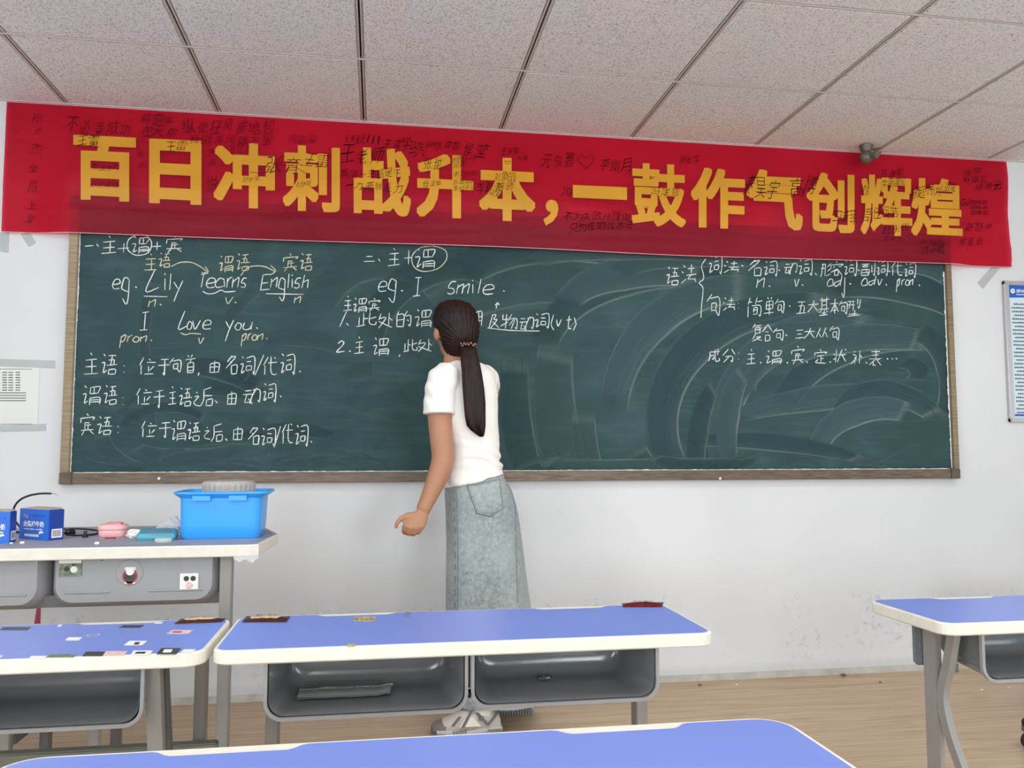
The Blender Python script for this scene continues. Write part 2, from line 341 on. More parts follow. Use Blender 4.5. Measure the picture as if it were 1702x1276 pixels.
def window(axis, c, a, b, out, power):  # unseen window, added with its area light for more sideways fill
    global WN; WN += 1; w = bpy.data.objects.new('window_%d' % WN, None); COL.objects.link(w); w['kind'] = 'structure'
    w.location = (c, a, .9) if axis == 'x' else (a, c, .9); L_ = b-a; H_ = 1.4
    tr_ = (lambda x0, y0, x1, y1, h: ((-h, x0, y0), (h, x1, y1))) if axis == 'x' else (lambda x0, y0, x1, y1, h: ((x0, -h, y0), (x1, h, y1)))
    fr = MB()
    for q in ((0, 0, L_, .05), (0, H_-.05, L_, H_), (0, 0, .05, H_), (L_-.05, 0, L_, H_), (L_/2-.03, 0, L_/2+.03, H_)): fr.box(*tr_(*q, .03))
    obj('window_frame', fr, M['white'], w); obj('pane', MB().box(*tr_(.05, .05, L_-.05, H_-.05, .004)), GLASS, w)
    m = (a+b)/2  # added fill light, tilted upward to brighten the ceiling
    if axis == 'x': area('daylight', (c+.3*out, m, 1.65), (0, (PI/2+.38)*out, 0), 1.4, 1.6, power, (.90, .965, 1))
    else: area('daylight', (m, c+.3*out, 1.65), (PI/2+.38, 0, 0), 1.6, 1.4, power, (.90, .965, 1))
wall_with_openings('wall_right', ('x', XR, XR+.2, YB, WALLY, 1), [(-3.2, -1.6), (-.6, 1.0)])
wall_with_openings('wall_left', ('x', XL-.2, XL, YB, WALLY, -1), [(-3.2, -1.6), (-.9, .7)])
wall_with_openings('wall_back', ('y', YB-.2, YB, XL-.2, XR+.2, -1), [(-2.2, -.4), (1.6, 3.4)])
for c, a_, b_ in ((XR+.1, -3.2, -1.6), (XR+.1, -.6, 1.0)): window('x', c, a_, b_, 1, FILL_R)
for c, a_, b_ in ((XL-.1, -3.2, -1.6), (XL-.1, -.9, .7)): window('x', c, a_, b_, -1, FILL_L)
for a_, b_ in ((-2.2, -.4), (1.6, 3.4)): window('y', YB-.1, a_, b_, -1, FILL_B)
bb = MB(); bb.box((XL, WALLY-.006, 0), (XR, WALLY, .032)); struct('baseboard_front', bb, mat('grimy_caulk', (186, 184, 176), .8, noise_amt=.2, noise_scale=14), bevel=.001)

# ceiling: mineral tiles in a narrow painted grid
ceil = bpy.data.objects.new('ceiling', None); COL.objects.link(ceil); ceil['kind'] = 'structure'
obj('ceiling_slab', MB().box((XL-.2, YB-.2, CEIL+.05), (XR+.2, WALLY+.2, CEIL+.2)), M['gap'], ceil)
LAMPS = {(i, j) for i in (-1, 2, 5) for j in (-4, -7)} | {(-1, -2), (3, -2), (6, -2)}
xs = [TX0+k*TILE for k in range(-3, 11)]; ys = [TY1+k*TILE for k in range(-12, 2)]
gx, gy = .011, .006
tm = {}
for i, x in enumerate(xs[:-1] if xs[-1] > XR else xs):
    for j in range(len(ys)):
        y0 = ys[j]; y1 = min(y0+TILE, WALLY)
        a, b = max(x, XL), min(x+TILE, XR)
        if b <= a+.05 or y1 <= YB or y1-y0 < .05: continue
        key = (i-3, j-12)
        if key in LAMPS: continue
        w, d = b-a, y1-y0; kk = (round(w, 3), round(d, 3))
        if kk not in tm:
            t = MB(); e = .006
            t.loft([[(e+gx, e+gy, 0), (w-gx-e, e+gy, 0), (w-gx-e, d-gy-e, 0), (e+gx, d-gy-e, 0)], [(gx, gy, .006), (w-gx, gy, .006), (w-gx, d-gy, .006), (gx, d-gy, .006)], [(gx, gy, .015), (w-gx, gy, .015), (w-gx, d-gy, .015), (gx, d-gy, .015)]])
            o = obj('ceiling_tile', t, M['tile'], ceil); tm[kk] = o
        else:
            o = tm[kk].copy(); COL.objects.link(o)
        o.location = (a, y0, CEIL+random.uniform(0, .0015))
for x in xs:                               # runners towards the front wall: two flanges with a dark slot
    if XL < x < XR:
        t = MB(); t.box((x-.010, YB, CEIL+.001), (x-.0035, WALLY, CEIL+.01), 0); t.box((x+.0035, YB, CEIL+.001), (x+.010, WALLY, CEIL+.01), 0); t.box((x-.004, YB, CEIL+.012), (x+.004, WALLY, CEIL+.02), 1)
        obj('grid_runner', t, [M['bar'], M['gap']], ceil)
for y in ys:
    if YB < y < WALLY-.05:
        t = MB(); t.box((XL, y-.0045, CEIL-.0005), (XR, y+.002, CEIL+.01), 0); obj('cross_runner', t, [M['bar']], ceil)
t = MB(); t.box((XL, WALLY-.012, CEIL-.002), (XR, WALLY, CEIL+.012)); struct('trim_1', t, M['bar'])
for (i, j) in sorted(LAMPS):
    x, y = TX0+i*TILE, TY1+j*TILE; cx, cy_ = x+TILE/2, y+TILE/2
    l = thing('ceiling_light', 'square ceiling light panel set in the tiled ceiling behind the viewer', 'light', (cx, cy_, CEIL-.005), 'square ceiling light panels')
    f = MB()
    for q in ((-.31, -.31, .31, -.29), (-.31, .29, .31, .31), (-.31, -.29, -.29, .29), (.29, -.29, .31, .29)): f.box((q[0], q[1], 0), (q[2], q[3], .02))
    obj('frame', f, M['bar'], l); obj('diffuser', MB().box((-.29, -.29, .004), (.29, .29, .012)), M['lamp'], l)
    a = area('lamp', (0, 0, -.004), (0, 0, 0), .56, .56, LAMP_W, (.97, .99, 1)); a.parent = l

# ================================================================== BLACKBOARD
BY = 3.838                                  # face of the slate
bd = thing('blackboard', 'long dark green chalkboard covered in chalk writing, fixed to the front wall', 'blackboard', (0, 0, 0))
BX0, BX1, BZ0, BZ1 = -1.331, 2.897, .946, 2.195
fw = .047
obj('panel', MB().box((BX0+.01, BY, BZ0+.01), (BX1-.01, WALLY-.001, BZ1-.01)), M['board'], bd)
def rail(a, b, m, name='frame_rail'): return obj(name, MB().box(a, b), m, bd, bevel=.003)
rail((BX0, BY-.016, BZ0+.05), (BX0+.038, WALLY-.001, BZ1-.05), M['frame']); rail((BX1-.034, BY-.016, BZ0+.05), (BX1, WALLY-.001, BZ1-.05), M['frame'])
rail((BX0+.05, BY-.016, BZ0), (BX1-.05, WALLY-.001, BZ0+fw), M['frameh']); rail((BX0+.05, BY-.016, BZ1-fw), (BX1-.05, WALLY-.001, BZ1), M['frameh'])
for cx in (BX0-.0015, BX1-.0505):
    for cz in (BZ0-.0015, BZ1-.0505): rail((cx, BY-.0175, cz), (cx+.052, WALLY-.001, cz+.052), M['corner'], 'corner_cap')
sc = MB()
for px in (264, 1197):
    p = atY(px, 795, BY-.018); s1 = MB(); s1.tube([(p.x, BY-.0155, p.z), (p.x, BY-.0185, p.z)], .006, 12); s1.tube([(p.x, BY-.018, p.z), (p.x, BY-.0195, p.z)], .003, 8)
    obj('screw', s1, M['dust'], bd)
# ragged white line of chalk dust and tape along the inner edge
def ragged(p0, p1, w, n, side):
    mb = MB(); P0, P1 = Vector(p0), Vector(p1); d = (P1-P0).normalized(); nn = Vector((-d.z, 0, d.x))*side
    r = [[P0+(P1-P0)*(k/n), P0+(P1-P0)*(k/n)+nn*w*(.55+.9*max(0, noise.noise(Vector((k*.37, w*50, side))))+.25*random.random())] for k in range(n+1)]
    return mb.loft(r, cap=False, closed=False)
yl = BY-.0034
obj('dust_line', ragged((BX0+.038, yl, BZ0+fw), (BX0+.038, yl, 2.03), .0055, 160, -1), M['dust'], bd)
obj('dust_line', ragged((BX0+.038, yl, BZ0+fw-.001), (BX1-.034, yl, BZ0+fw-.001), .005, 420, 1), M['dust'], bd)
obj('dust_line', ragged((BX1-.034, yl, BZ0+fw), (BX1-.034, yl, 2.0), .008, 160, 1), M['dust'], bd)

# eraser swipes: thin films of dust with a shape of their own
def swipe(cx, cy, rx, ry, a0, a1, w, k=1.0, rot=0):
    """arc in photograph pixels on the board face; w = width of the swipe in pixels"""
    n = 30; vs = []; uv = []; fd = []; C_ = (0, .025, .08, .5, .92, .975, 1)
    for i in range(n+1):
        t = i/n; a = math.radians(a0+(a1-a0)*t)
        for s in C_:
            ww = w*(1-.25*abs(2*t-1)); ex, ey = (rx+ww*(s-.5))*math.cos(a), (ry+ww*(s-.5))*math.sin(a); r = math.radians(rot)
            x, y = cx+ex*math.cos(r)-ey*math.sin(r), cy+ex*math.sin(r)+ey*math.cos(r)
            vs.append(atY(x, y, BY)); uv.append((t*abs(a1-a0)/60+cx*.01, s*w/50+cy*.1))
            e = min(1, t*9, (1-t)*14); edge = {0: .55, .025: 1, .08: .12, .5: 0, .92: 0, .975: .22, 1: .1}[s]
            fd.append((k*e, edge+(.5 if t > .93 and 0 < s < 1 else 0)))
    return vs, uv, fd, n, len(C_)
SW = [(900, 620, 230, 150, 185, 300, 80, .35, 0, 0), (640, 560, 120, 130, 200, 330, 70, .35, 0, 0), (760, 600, 150, 160, 190, 300, 60, .4, 0, 1), (930, 590, 230, 190, 225, 300, 76, .6, 0, 1), (1010, 640, 90, 200, 100, 200, 80, .5, 0, 0),
      (905, 640, 50, 160, 60, 200, 60, .45, 0, 1), (1130, 600, 230, 150, 190, 300, 64, .7, 0, 1), (1090, 520, 150, 70, 190, 300, 60, .7, 0, 0), (1010, 700, 40, 110, 60, 190, 50, .5, 0, 0), (1230, 690, 210, 210, 180, 275, 62, .75, 0, 0), (1120, 710, 70, 90, 20, 160, 50, .6, 0, 1),
      (1330, 700, 230, 190, 150, 285, 64, .8, 0, 1), (1390, 730, 190, 190, 160, 290, 60, .75, 0, 0), (1440, 560, 180, 90, 250, 350, 60, .7, 0, 1), (1480, 490, 110, 60, 220, 340, 46, .7, 0, 0), (1500, 730, 210, 170, 195, 285, 56, .8, 0, 1), (1460, 620, 160, 60, 190, 300, 50, .75, 0, 0),
      (1510, 640, 70, 90, 280, 400, 44, .7, 0, 1), (1330, 620, 90, 40, 170, 260, 30, .7, -20, 0), (1340, 650, 190, 40, 330, 380, 36, .7, -10, 1), (1380, 690, 170, 30, 200, 330, 44, .75, -6, 0), (1480, 700, 80, 46, 170, 330, 44, .9, 14, 1), (1450, 740, 90, 60, 190, 320, 46, .85, -12, 0), (1290, 760, 150, 24, 190, 340, 30, .7, 6, 1),
      (1250, 690, 40, 90, 120, 230, 40, .7, 10, 0), (1190, 720, 30, 90, 100, 240, 36, .6, 10, 1), (1010, 750, 120, 26, 20, 150, 26, .6, 0, 0), (1170, 750, 90, 24, 20, 160, 26, .6, 0, 1), (310, 730, 90, 30, 20, 160, 30, .5, 0, 0), (240, 720, 70, 60, 90, 180, 34, .5, 0, 0), (420, 745, 110, 18, 180, 330, 22, .4, 0, 0), (480, 735, 80, 20, 200, 340, 26, .4, 0, 1),
      (400, 560, 160, 220, 170, 205, 22, .4, 0, 0), (560, 600, 200, 160, 200, 230, 24, .35, 0, 0), (200, 520, 170, 220, 290, 330, 30, .3, 0, 0), (1400, 470, 160, 60, 200, 300, 44, .5, 0, 0), (1190, 470, 170, 50, 200, 320, 50, .5, 0, 0), (1050, 450, 170, 40, 190, 340, 46, .5, 0, 0)]
rs = random.Random(3)
for i in range(9):
    SW.append((rs.uniform(160, 680), rs.uniform(650, 775), rs.uniform(60, 150), rs.uniform(30, 110), rs.uniform(170, 230), rs.uniform(240, 320), rs.uniform(14, 40), rs.uniform(.25, .5), rs.uniform(-25, 25), i % 2))
for i in range(16):
    SW.append((rs.uniform(150, 1500), rs.uniform(755, 780), rs.uniform(14, 50), rs.uniform(5, 14), 180, 340, rs.uniform(6, 16), rs.uniform(.4, .7), rs.uniform(-30, 30), 0))
for q, s in enumerate(SW):
    vs, uv, fd, n, nc = swipe(*s[:9])
    vs = [Vector((min(max(v.x, BX0+.042), BX1-.04), BY-.0005-.00004*q, min(max(v.z, BZ0+.052), 2.15))) for v in vs]
    me = bpy.data.meshes.new('eraser_smear'); fs = [(nc*i+a, nc*i+a+1, nc*i+a+1+nc, nc*i+a+nc) for i in range(n) for a in range(nc-1)]
    me.from_pydata([tuple(v) for v in vs], [], fs); me.materials.append(M['smeard' if s[9] else 'smear'])
    u = me.uv_layers.new(name='uv')
    for li, lp in enumerate(me.loops): u.data[li].uv = uv[lp.vertex_index]
    at_ = me.attributes.new('fade', 'FLOAT_COLOR', 'POINT')
    for vi, f_ in enumerate(fd): at_.data[vi].color = (f_[0], min(1, f_[1]), 0, 1)
    o = bpy.data.objects.new('eraser_smear', me); COL.objects.link(o); o.parent = bd

# handwriting: every glyph is its own pen strokes on a 10 x 10 grid (x right, y down)
GL = {
'一':"0595",'二':"2373 0898",'三':"1282 2575 0898",'主':"4051 1383 1686 0999 5359",
'谓':"1021 04241837 4144 419184 4484 6164 4649 469699 4797 4898",'语':"1021 04241837 4181 6155 437375 3595 4749 478789 4989",
'宾':"4051 0204 029283 6434 3437 3575 5557 0797 3719 6799",'位':"2004 1419 5162 4393 5558 8567 3989",'于':"2181 0494 515948",
'句':"3003 22828967 3437 346467 3767",'首':"2031 6051 0292 5244 2429 247479 2676 2878 2979",'由':"2229 228289 2585 2989 5059",
'名':"4013 317106 3344 4549 458589 4989",'词':"1021 04241837 41919988 4373 4547 457577 4777",'代':"3004 1419 3393 50577999 7081",
'之':"4051 237316 163899",'后':"7021 212609 2484 4649 468689 4989",'动':"1242 0454 2418 1848 3659 52929887 715549",
'此':"1318 3038 3454 0948 9364 60679896",'处':"2014 135319 1599 7078 7395",'的':"2012 1219 125259 1555 1959 7053 63939988 7586",
'及':"3109 2161447419 3599",'物':"1013 1343 3039 0745 6044 53939988 7357 8369",'法':"1021 0314 0937 6064 4282 3595 6547 4797 8799",
'形':"1141 0444 211809 4149 9163 9466 9859",'容':"4051 0204 029283 3324 6384 5507 5599 3639 366669 3969",
'副':"0151 1213 124243 1343 0509 055559 0757 3559 0959 7277 909988",'简':"2013 1232 6053 6292 1419 34848978 4547 456568 4666 4868",
'单':"3041 7061 2226 228286 2484 2686 0898 5259",'五':"1181 5139 247479 0999",'大':"0393 504409 5499",
'基':"1191 3036 7076 3272 3474 0696 3618 6688 5659 3878 1989",'本':"0393 5059 5318 5398 3777",'型':"0151 0353 2115 4146 7073 908574 1878 5659 0999",
'复':"3012 2181 3235 327275 3373 3575 4518 478719 4899",'合':"5004 5094 3464 3639 367679 3979",'从':"3009 2549 7059 7499",
'成':"1292 121509 15454837 50699997 8275 7081",'分':"4004 6094 25757968 5519",'定':"4051 0204 029283 2474 5458 5676 361899",
'状':"2029 0314 0726 3494 605439 6499 8091",'补':"2031 124409 3439 4546 7079 7395",'表':"1181 2373 0595 5055 5508 3639 3859 8566 5599",'用':"2109 218189 2484 2686 5159",
'a':"8140052988 8199",'e':"05948030052999",'g':"8130032485 81775917",'L':"600998",'i':"5359 4051",'l':"6039",'y':"0144 914509",'r':"2019 146090",
'n':"1009 04608079",'s':"90401465783908",'E':"2009 2090 1575 0999",'h':"3009 15648479",'I':"2080 5049 0979",'o':"400529799340",'v':"003990",'V':"003990",
'u':"1007397790 9089",'p':"2009 1250806415",'m':"1009 04405149 44809189",'j':"504907",'d':"8445062986 9079",'t':"50487989 1383",'2':"125082550999",'1':"9009",
'(':"60141679",')':"20757509",'/':"9009",'+':"0595 5059",':':"5152 5859",'.':"4859",'、':"2277",',':"5539",'·':"4555",'^':"0440 4084 4029"}
def pen(mb, pts, w):                       # ribbon through board-plane points
    pts = crs(pts, 4) if len(pts) > 2 else [Vector(pts[0]), (Vector(pts[0])+Vector(pts[1]))/2, Vector(pts[1])]
    r = []
    for i, p in enumerate(pts):
        d = pts[min(i+1, len(pts)-1)]-pts[max(i-1, 0)]
        if d.length < 1e-6: d = Vector((1, 0, 0))
        nn = Vector((-d.z, 0, d.x)).normalized(); ww = w*(.7+.5*noise.noise(Vector((p.x*30, p.z*30, 3)))+.25)*.5*(1 if 0 < i < len(pts)-1 else .75)
        r.append([p-nn*ww, p+nn*ww])
    mb.loft(r, cap=False, closed=False)
CY = BY-.0034
def glyph(mb, ch, x0, y0, x1, y1, w=.0046):
    if ch in '.·':
        cx, cy2 = (x0+x1)/2, (y0+y1)/2; pen(mb, [atY(cx-1.2, cy2-.8, CY), atY(cx, cy2, CY), atY(cx+1.2, cy2+1, CY)], .0055); return
    rj = random.Random(ord(ch)*7+int(x0))
    for st in GL[ch].split():
        pts = []
        for k in range(0, len(st), 2):
            u, v = int(st[k])/9, int(st[k+1])/9
            u += rj.uniform(-.02, .02)+(.5-v)*.05; v += rj.uniform(-.02, .02)-u*.06
            pts.append(atY(x0+(x1-x0)*u, y0+(y1-y0)*v, CY))
        pen(mb, pts, w)
def line(mb, *pts, w=.0044):
    c = MB(); pen(c, [atY(x, y, CY) for x, y in pts], w); mb.parts.append(('chalk_line', c))
def words(items):
    mb = MB(); mb.parts = []
    for it in items:
        c = MB(); glyph(c, *it); mb.parts.append(('chalk_mark' if it[0] in '.·,、:+^()/' else 'chalk_character', c))
    return mb
def write(mb, label, m='chalk'):
    for q in mb.parts: obj(q[0], q[1], M[m], bd)
w = words([('一',141,400,155,416),('、',159,403,165,412),('主',169,393,194,421),('+',196,404,214,420),('谓',219,393,247,422),('+',252,402,268,416),('宾',277,392,302,420)])
line(w, (231,388),(214,398),(212,414),(226,424),(246,420),(252,404),(243,391),(226,388)); write(w, 'white heading with a circled word, top left')
w = words([('主',240,422,261,449),('语',264,420,284,445),('谓',364,425,387,453),('语',393,421,415,451),('宾',471,422,494,451),('语',499,421,520,450)])
line(w, (284,443),(300,436),(318,436),(333,443),(345,452)); line(w, (341,443),(346,452),(335,453)); line(w, (400,458),(410,446),(422,442),(440,443),(457,451)); line(w, (450,441),(458,450),(449,457))
write(w, 'yellowish terms with curved arrows over the first example', 'chalky')
w = words([('e',187,465,199,480),('g',202,462,216,507),('.',223,474,229,480),('L',243,450,264,484),('i',271,455,277,482),('l',280,455,286,482),('y',289,465,304,501),('l',331,456,342,478),('e',343,463,357,478),('a',358,463,374,478),('r',376,462,386,478),('n',386,463,398,478),('s',400,463,410,478),
           ('E',433,457,449,482),('n',450,463,462,478),('g',463,463,475,501),('l',477,456,482,479),('i',483,457,488,479),('s',489,463,500,479),('h',502,457,514,479)])
line(w, (334,456),(346,454)); line(w, (239,492),(278,493)); line(w, (337,484),(345,488),(357,487),(367,482),(375,485),(391,484)); line(w, (442,488),(504,489)); write(w, 'white first example sentence')
w = words([('n',247,499,260,510),('.',264,503,270,509),('v',375,494,387,505),('.',389,500,394,505),('n',489,494,501,504),('p',199,558,210,578),('r',211,558,220,568),('o',221,559,231,568),('n',233,559,245,568),('.',249,563,254,568),('v',330,561,339,571),('p',401,556,410,575),('r',411,555,418,565),('o',419,556,427,565),('n',428,556,438,565),('.',441,560,446,565)])
line(w, (300,553),(308,556),(318,554),(334,555)); write(w, 'yellowish abbreviations under the example words', 'chalky')
w = words([('I',233,520,249,549),('L',297,518,312,546),('o',311,534,319,547),('v',320,533,333,547),('e',337,533,350,547),('y',375,530,388,566),('o',391,536,401,548),('u',404,536,419,548),('.',424,542,430,548)]); write(w, 'white second example sentence')
w = words([('主',140,587,163,622),('语',169,588,195,623),(':',203,606,209,620),('位',232,594,259,622),('于',263,595,282,623),('句',282,595,302,619),('首',308,591,325,620),(',',327,613,334,624),('由',345,600,366,619),('名',376,591,396,622),('词',399,592,423,623),('/',424,592,438,623),('代',438,594,460,623),('词',466,588,489,623),('.',496,614,501,620)]); write(w, 'white line defining the first term')
w = words([('谓',137,641,166,673),('语',173,640,195,673),(':',201,659,207,673),('位',227,645,252,672),('于',255,647,273,677),('主',280,643,293,672),('语',298,644,319,676),('之',321,652,333,676),('后',334,645,355,675),('、',356,664,363,672),('由',374,651,394,672),('动',404,643,432,672),('词',437,637,458,669),('.',464,656,469,661)]); write(w, 'white line defining the second term')
w = words([('宾',134,688,156,723),('语',162,692,186,723),(':',193,707,199,720),('位',235,700,260,726),('于',264,700,284,727),('谓',285,698,308,734),('语',312,701,333,733),('之',338,710,350,731),('后',351,705,372,734),('、',373,727,379,734),('由',384,710,404,731),('名',413,710,432,739),('词',434,711,457,743),('/',456,710,466,743),('代',469,705,487,737),('词',491,706,511,742),('.',515,731,520,737)]); write(w, 'white line defining the third term, lowest on the left')
w = words([('二',605,422,623,436),('、',627,428,634,437),('主',645,413,665,441),('+',672,416,685,440),('谓',690,413,722,447),('e',629,469,642,484),('g',645,465,660,503),('.',665,480,671,486),('I',687,462,702,492),('s',744,469,758,489),('m',759,473,780,488),('i',782,466,789,488),('l',791,465,803,488),('e',803,474,820,489),('.',835,481,840,486)]); write(w, 'white second heading and its example')
w = words([]); line(w, (722,408),(700,411),(685,425),(688,443),(704,451),(728,446),(742,431),(740,416),(722,409),(705,410)); write(w, 'yellow oval round a word of the second heading', 'chalky')
w = words([('主',571,492,585,516),('谓',587,495,609,520),('宾',613,496,631,517),('1',565,518,576,543),('、',574,535,581,543),('此',594,520,625,543),('处',627,521,652,545),('的',657,518,682,543),('谓',690,514,716,545),('用',787,516,802,543),('及',813,521,830,546),('物',832,523,859,547),('动',863,524,886,550),('词',889,521,912,546),('(',916,524,922,550),('v',925,531,933,542),('t',940,525,951,547),(')',953,528,959,549),('^',823,503,831,513)])
line(w, (810,545),(850,549),(897,550)); write(w, 'white first note, partly behind the head')
w = words([('2',560,567,573,585),('.',579,581,584,586),('主',589,560,605,587),('谓',620,561,645,592),(',',661,584,668,593),('此',671,564,693,585),('处',693,564,718,585)]); write(w, 'white second note, still being written')
w = words([('语',1108,444,1129,474),('法',1133,441,1157,471)]); line(w, (1173,430),(1166,442),(1169,455),(1169,464),(1162,470),(1168,477),(1168,490),(1166,508),(1165,528)); write(w, 'white word before a tall brace, upper right')
w = words([('词',1178,425,1199,456),('法',1204,434,1228,453),('·',1231,439,1236,444),('名',1244,432,1267,459),('词',1270,434,1291,459),('·',1293,447,1297,451),('动',1303,435,1324,456),('词',1327,431,1349,458),('、',1353,452,1359,459),('形',1364,437,1381,459),('容',1381,435,1400,458),('词',1403,432,1423,459),('·',1425,447,1429,451),('副',1432,437,1454,458),('词',1457,434,1475,459),('、',1475,448,1480,454),('代',1482,435,1500,458),('词',1503,437,1521,462),
           ('n',1258,464,1272,478),('.',1277,473,1281,478),('v',1321,464,1328,476),('.',1332,471,1336,476),('a',1375,464,1385,476),('d',1387,459,1399,476),('j',1399,462,1408,494),('.',1411,469,1415,474),('a',1432,463,1442,475),('d',1444,459,1456,474),('v',1459,464,1466,474),('.',1471,471,1475,475),('p',1490,465,1496,485),('r',1498,465,1504,474),('o',1505,465,1511,474),('n',1512,465,1518,474),('.',1526,472,1530,476)]); write(w, 'white list of word classes with abbreviations')
w = words([('句',1175,489,1198,525),('法',1202,495,1222,516),(':',1225,503,1229,513),('简',1241,495,1267,527),('单',1270,495,1286,524),('句',1288,497,1304,521),('·',1310,506,1315,511),('五',1324,500,1340,521),('大',1343,500,1360,519),('基',1360,495,1378,524),('本',1379,497,1394,522),('句',1394,500,1409,522),('型',1409,498,1430,525),
           ('复',1249,539,1267,567),('合',1267,540,1283,567),('句',1285,546,1303,566),('·',1305,555,1309,559),('三',1322,545,1336,564),('大',1337,545,1354,563),('从',1357,545,1376,561),('句',1379,542,1396,566)]); write(w, 'white two lines on sentence kinds')
w = words([('成',1178,581,1196,600),('分',1201,581,1222,602),(':',1225,585,1230,598),('主',1241,581,1256,605),('.',1262,600,1267,605),('谓',1273,582,1298,606),('.',1306,600,1311,605),('宾',1316,576,1336,605),('、',1338,598,1344,605),('定',1354,581,1373,605),('.',1378,599,1382,604),('状',1385,581,1406,602),('补',1415,584,1433,605),('.',1438,600,1442,605),('表',1445,582,1465,609),('·',1473,594,1477,598),('·',1481,594,1485,598),('·',1488,594,1492,598)]); write(w, 'white lowest line on the right')

# ================================================================== BANNER
BN = {'tl': atY(8, 173, 3.83), 'tr': atY(1677, 271, 3.83), 'bl': atY(0, 384, 3.83), 'br': atY(1683, 443, 3.83)}
for k_ in ('tl', 'tr'): BN[k_].z = CEIL-.0055
def bsurf(x, z):                            # y of the film
    t = min(1, max(0, (2.6-z)/.38)); t = t*t*(3-2*t)
    inb = min(1, max(0, (x-BX0+.14)/.12))*min(1, max(0, (BX1+.14-x)/.12))
    y = 3.851*(1-t)+t*(3.8085*inb+3.846*(1-inb))
    y -= .0035*(noise.noise(Vector((x*1.6, z*7, 1)))+.4*noise.noise(Vector((x*5, z*14, 5))))+.0035
    y -= .0025*math.exp(-((z-2.13-.012*math.sin(x*2))/.018)**2)+.002*math.exp(-((z-2.085)/.012)**2)
    return y
nu, nv = 220, 44; rows = []
for j in range(nv+1):
    v = j/nv; a = BN['tl'].lerp(BN['bl'], v); b = BN['tr'].lerp(BN['br'], v); r = []
    for i in range(nu+1):
        u = i/nu; p = a.lerp(b, u)
        z = p.z-.004*v*math.sin(u*9)-(.012*math.exp(-((u-.62)/.12)**2)*v); x = p.x+(.006*math.sin(v*9)*(u > .99))
        r.append((x, bsurf(x, z), z))
    rows.append(r)
ban = obj('banner', MB().loft(rows, cap=False, closed=False), M['banner'], smooth='all')
tag(ban, 'long red banner with big yellow lettering and scribbled signatures, hung over the board', 'banner')
# pale hems along top and bottom
for rr, dz in ((rows[0], -.0032), (rows[-1], .0025)):
    h = MB().loft([[(x, y-.0012, z) for x, y, z in rr], [(x, bsurf(x, z+dz)-.0012, z+dz) for x, y, z in rr]], cap=False, closed=False); obj('hem', h, M['hem'], ban)
def on_banner(x, y, off=.0016):
    p = atY(x, y, 3.815); yy_ = bsurf(p.x, p.z); p = atY(x, y, yy_); return (p.x, bsurf(p.x, p.z)-off, p.z)
BIG = [('百',122,226,226,333,.035),('日',248,232,335,339,.045),('冲',355,237,457,345,.032),('刺',470,242,565,351,.03),('战',588,246,683,358,.03),('升',692,256,787,362,.035),('本',796,262,890,367,.038),('，',903,332,928,375,.03),('一',952,309,1042,330,.04),
       ('鼓',1050,272,1140,376,.022),('作',1148,279,1238,379,.03),('气',1240,282,1334,381,.03),('创',1340,287,1420,386,.028),('辉',1430,291,1516,391,.02),('煌',1514,296,1600,393,.024)]
for ch, x0, y0, x1, y1, b in BIG:
    mb = MB(); sl = (x1-x0)*.045 if ch != '，' else 0
    b *= .84; bw = b*(x1-x0)*1.02 if ch not in '一，' else 0; bh = b*(y1-y0)*1.02 if ch not in '一，' else 0
    if not bw: fit_text(mb, ch, (x0, y0-sl*.4, x1, y1-sl*.4, y0+sl*.6, y1+sl*.6), on_banner, b, cut=10)
    else:
        for q, (du, dv) in enumerate(((-1, -1), (1, -1), (1, 1), (-1, 1), (0, -1), (0, 1), (-1, 0), (1, 0), (0, 0))):
            ax, ay = du*bw, dv*bh; fit_text(mb, ch, (x0+bw+ax, y0+bh-sl*.4+ay, x1-bw+ax, y1-bh-sl*.4+ay, y0+bh+sl*.6+ay, y1-bh+sl*.6+ay), lambda a_, b_, q=q: on_banner(a_, b_, .0016+.00006*q), .008, cut=10)
    obj('lettering', mb, M['yellow'], ban)
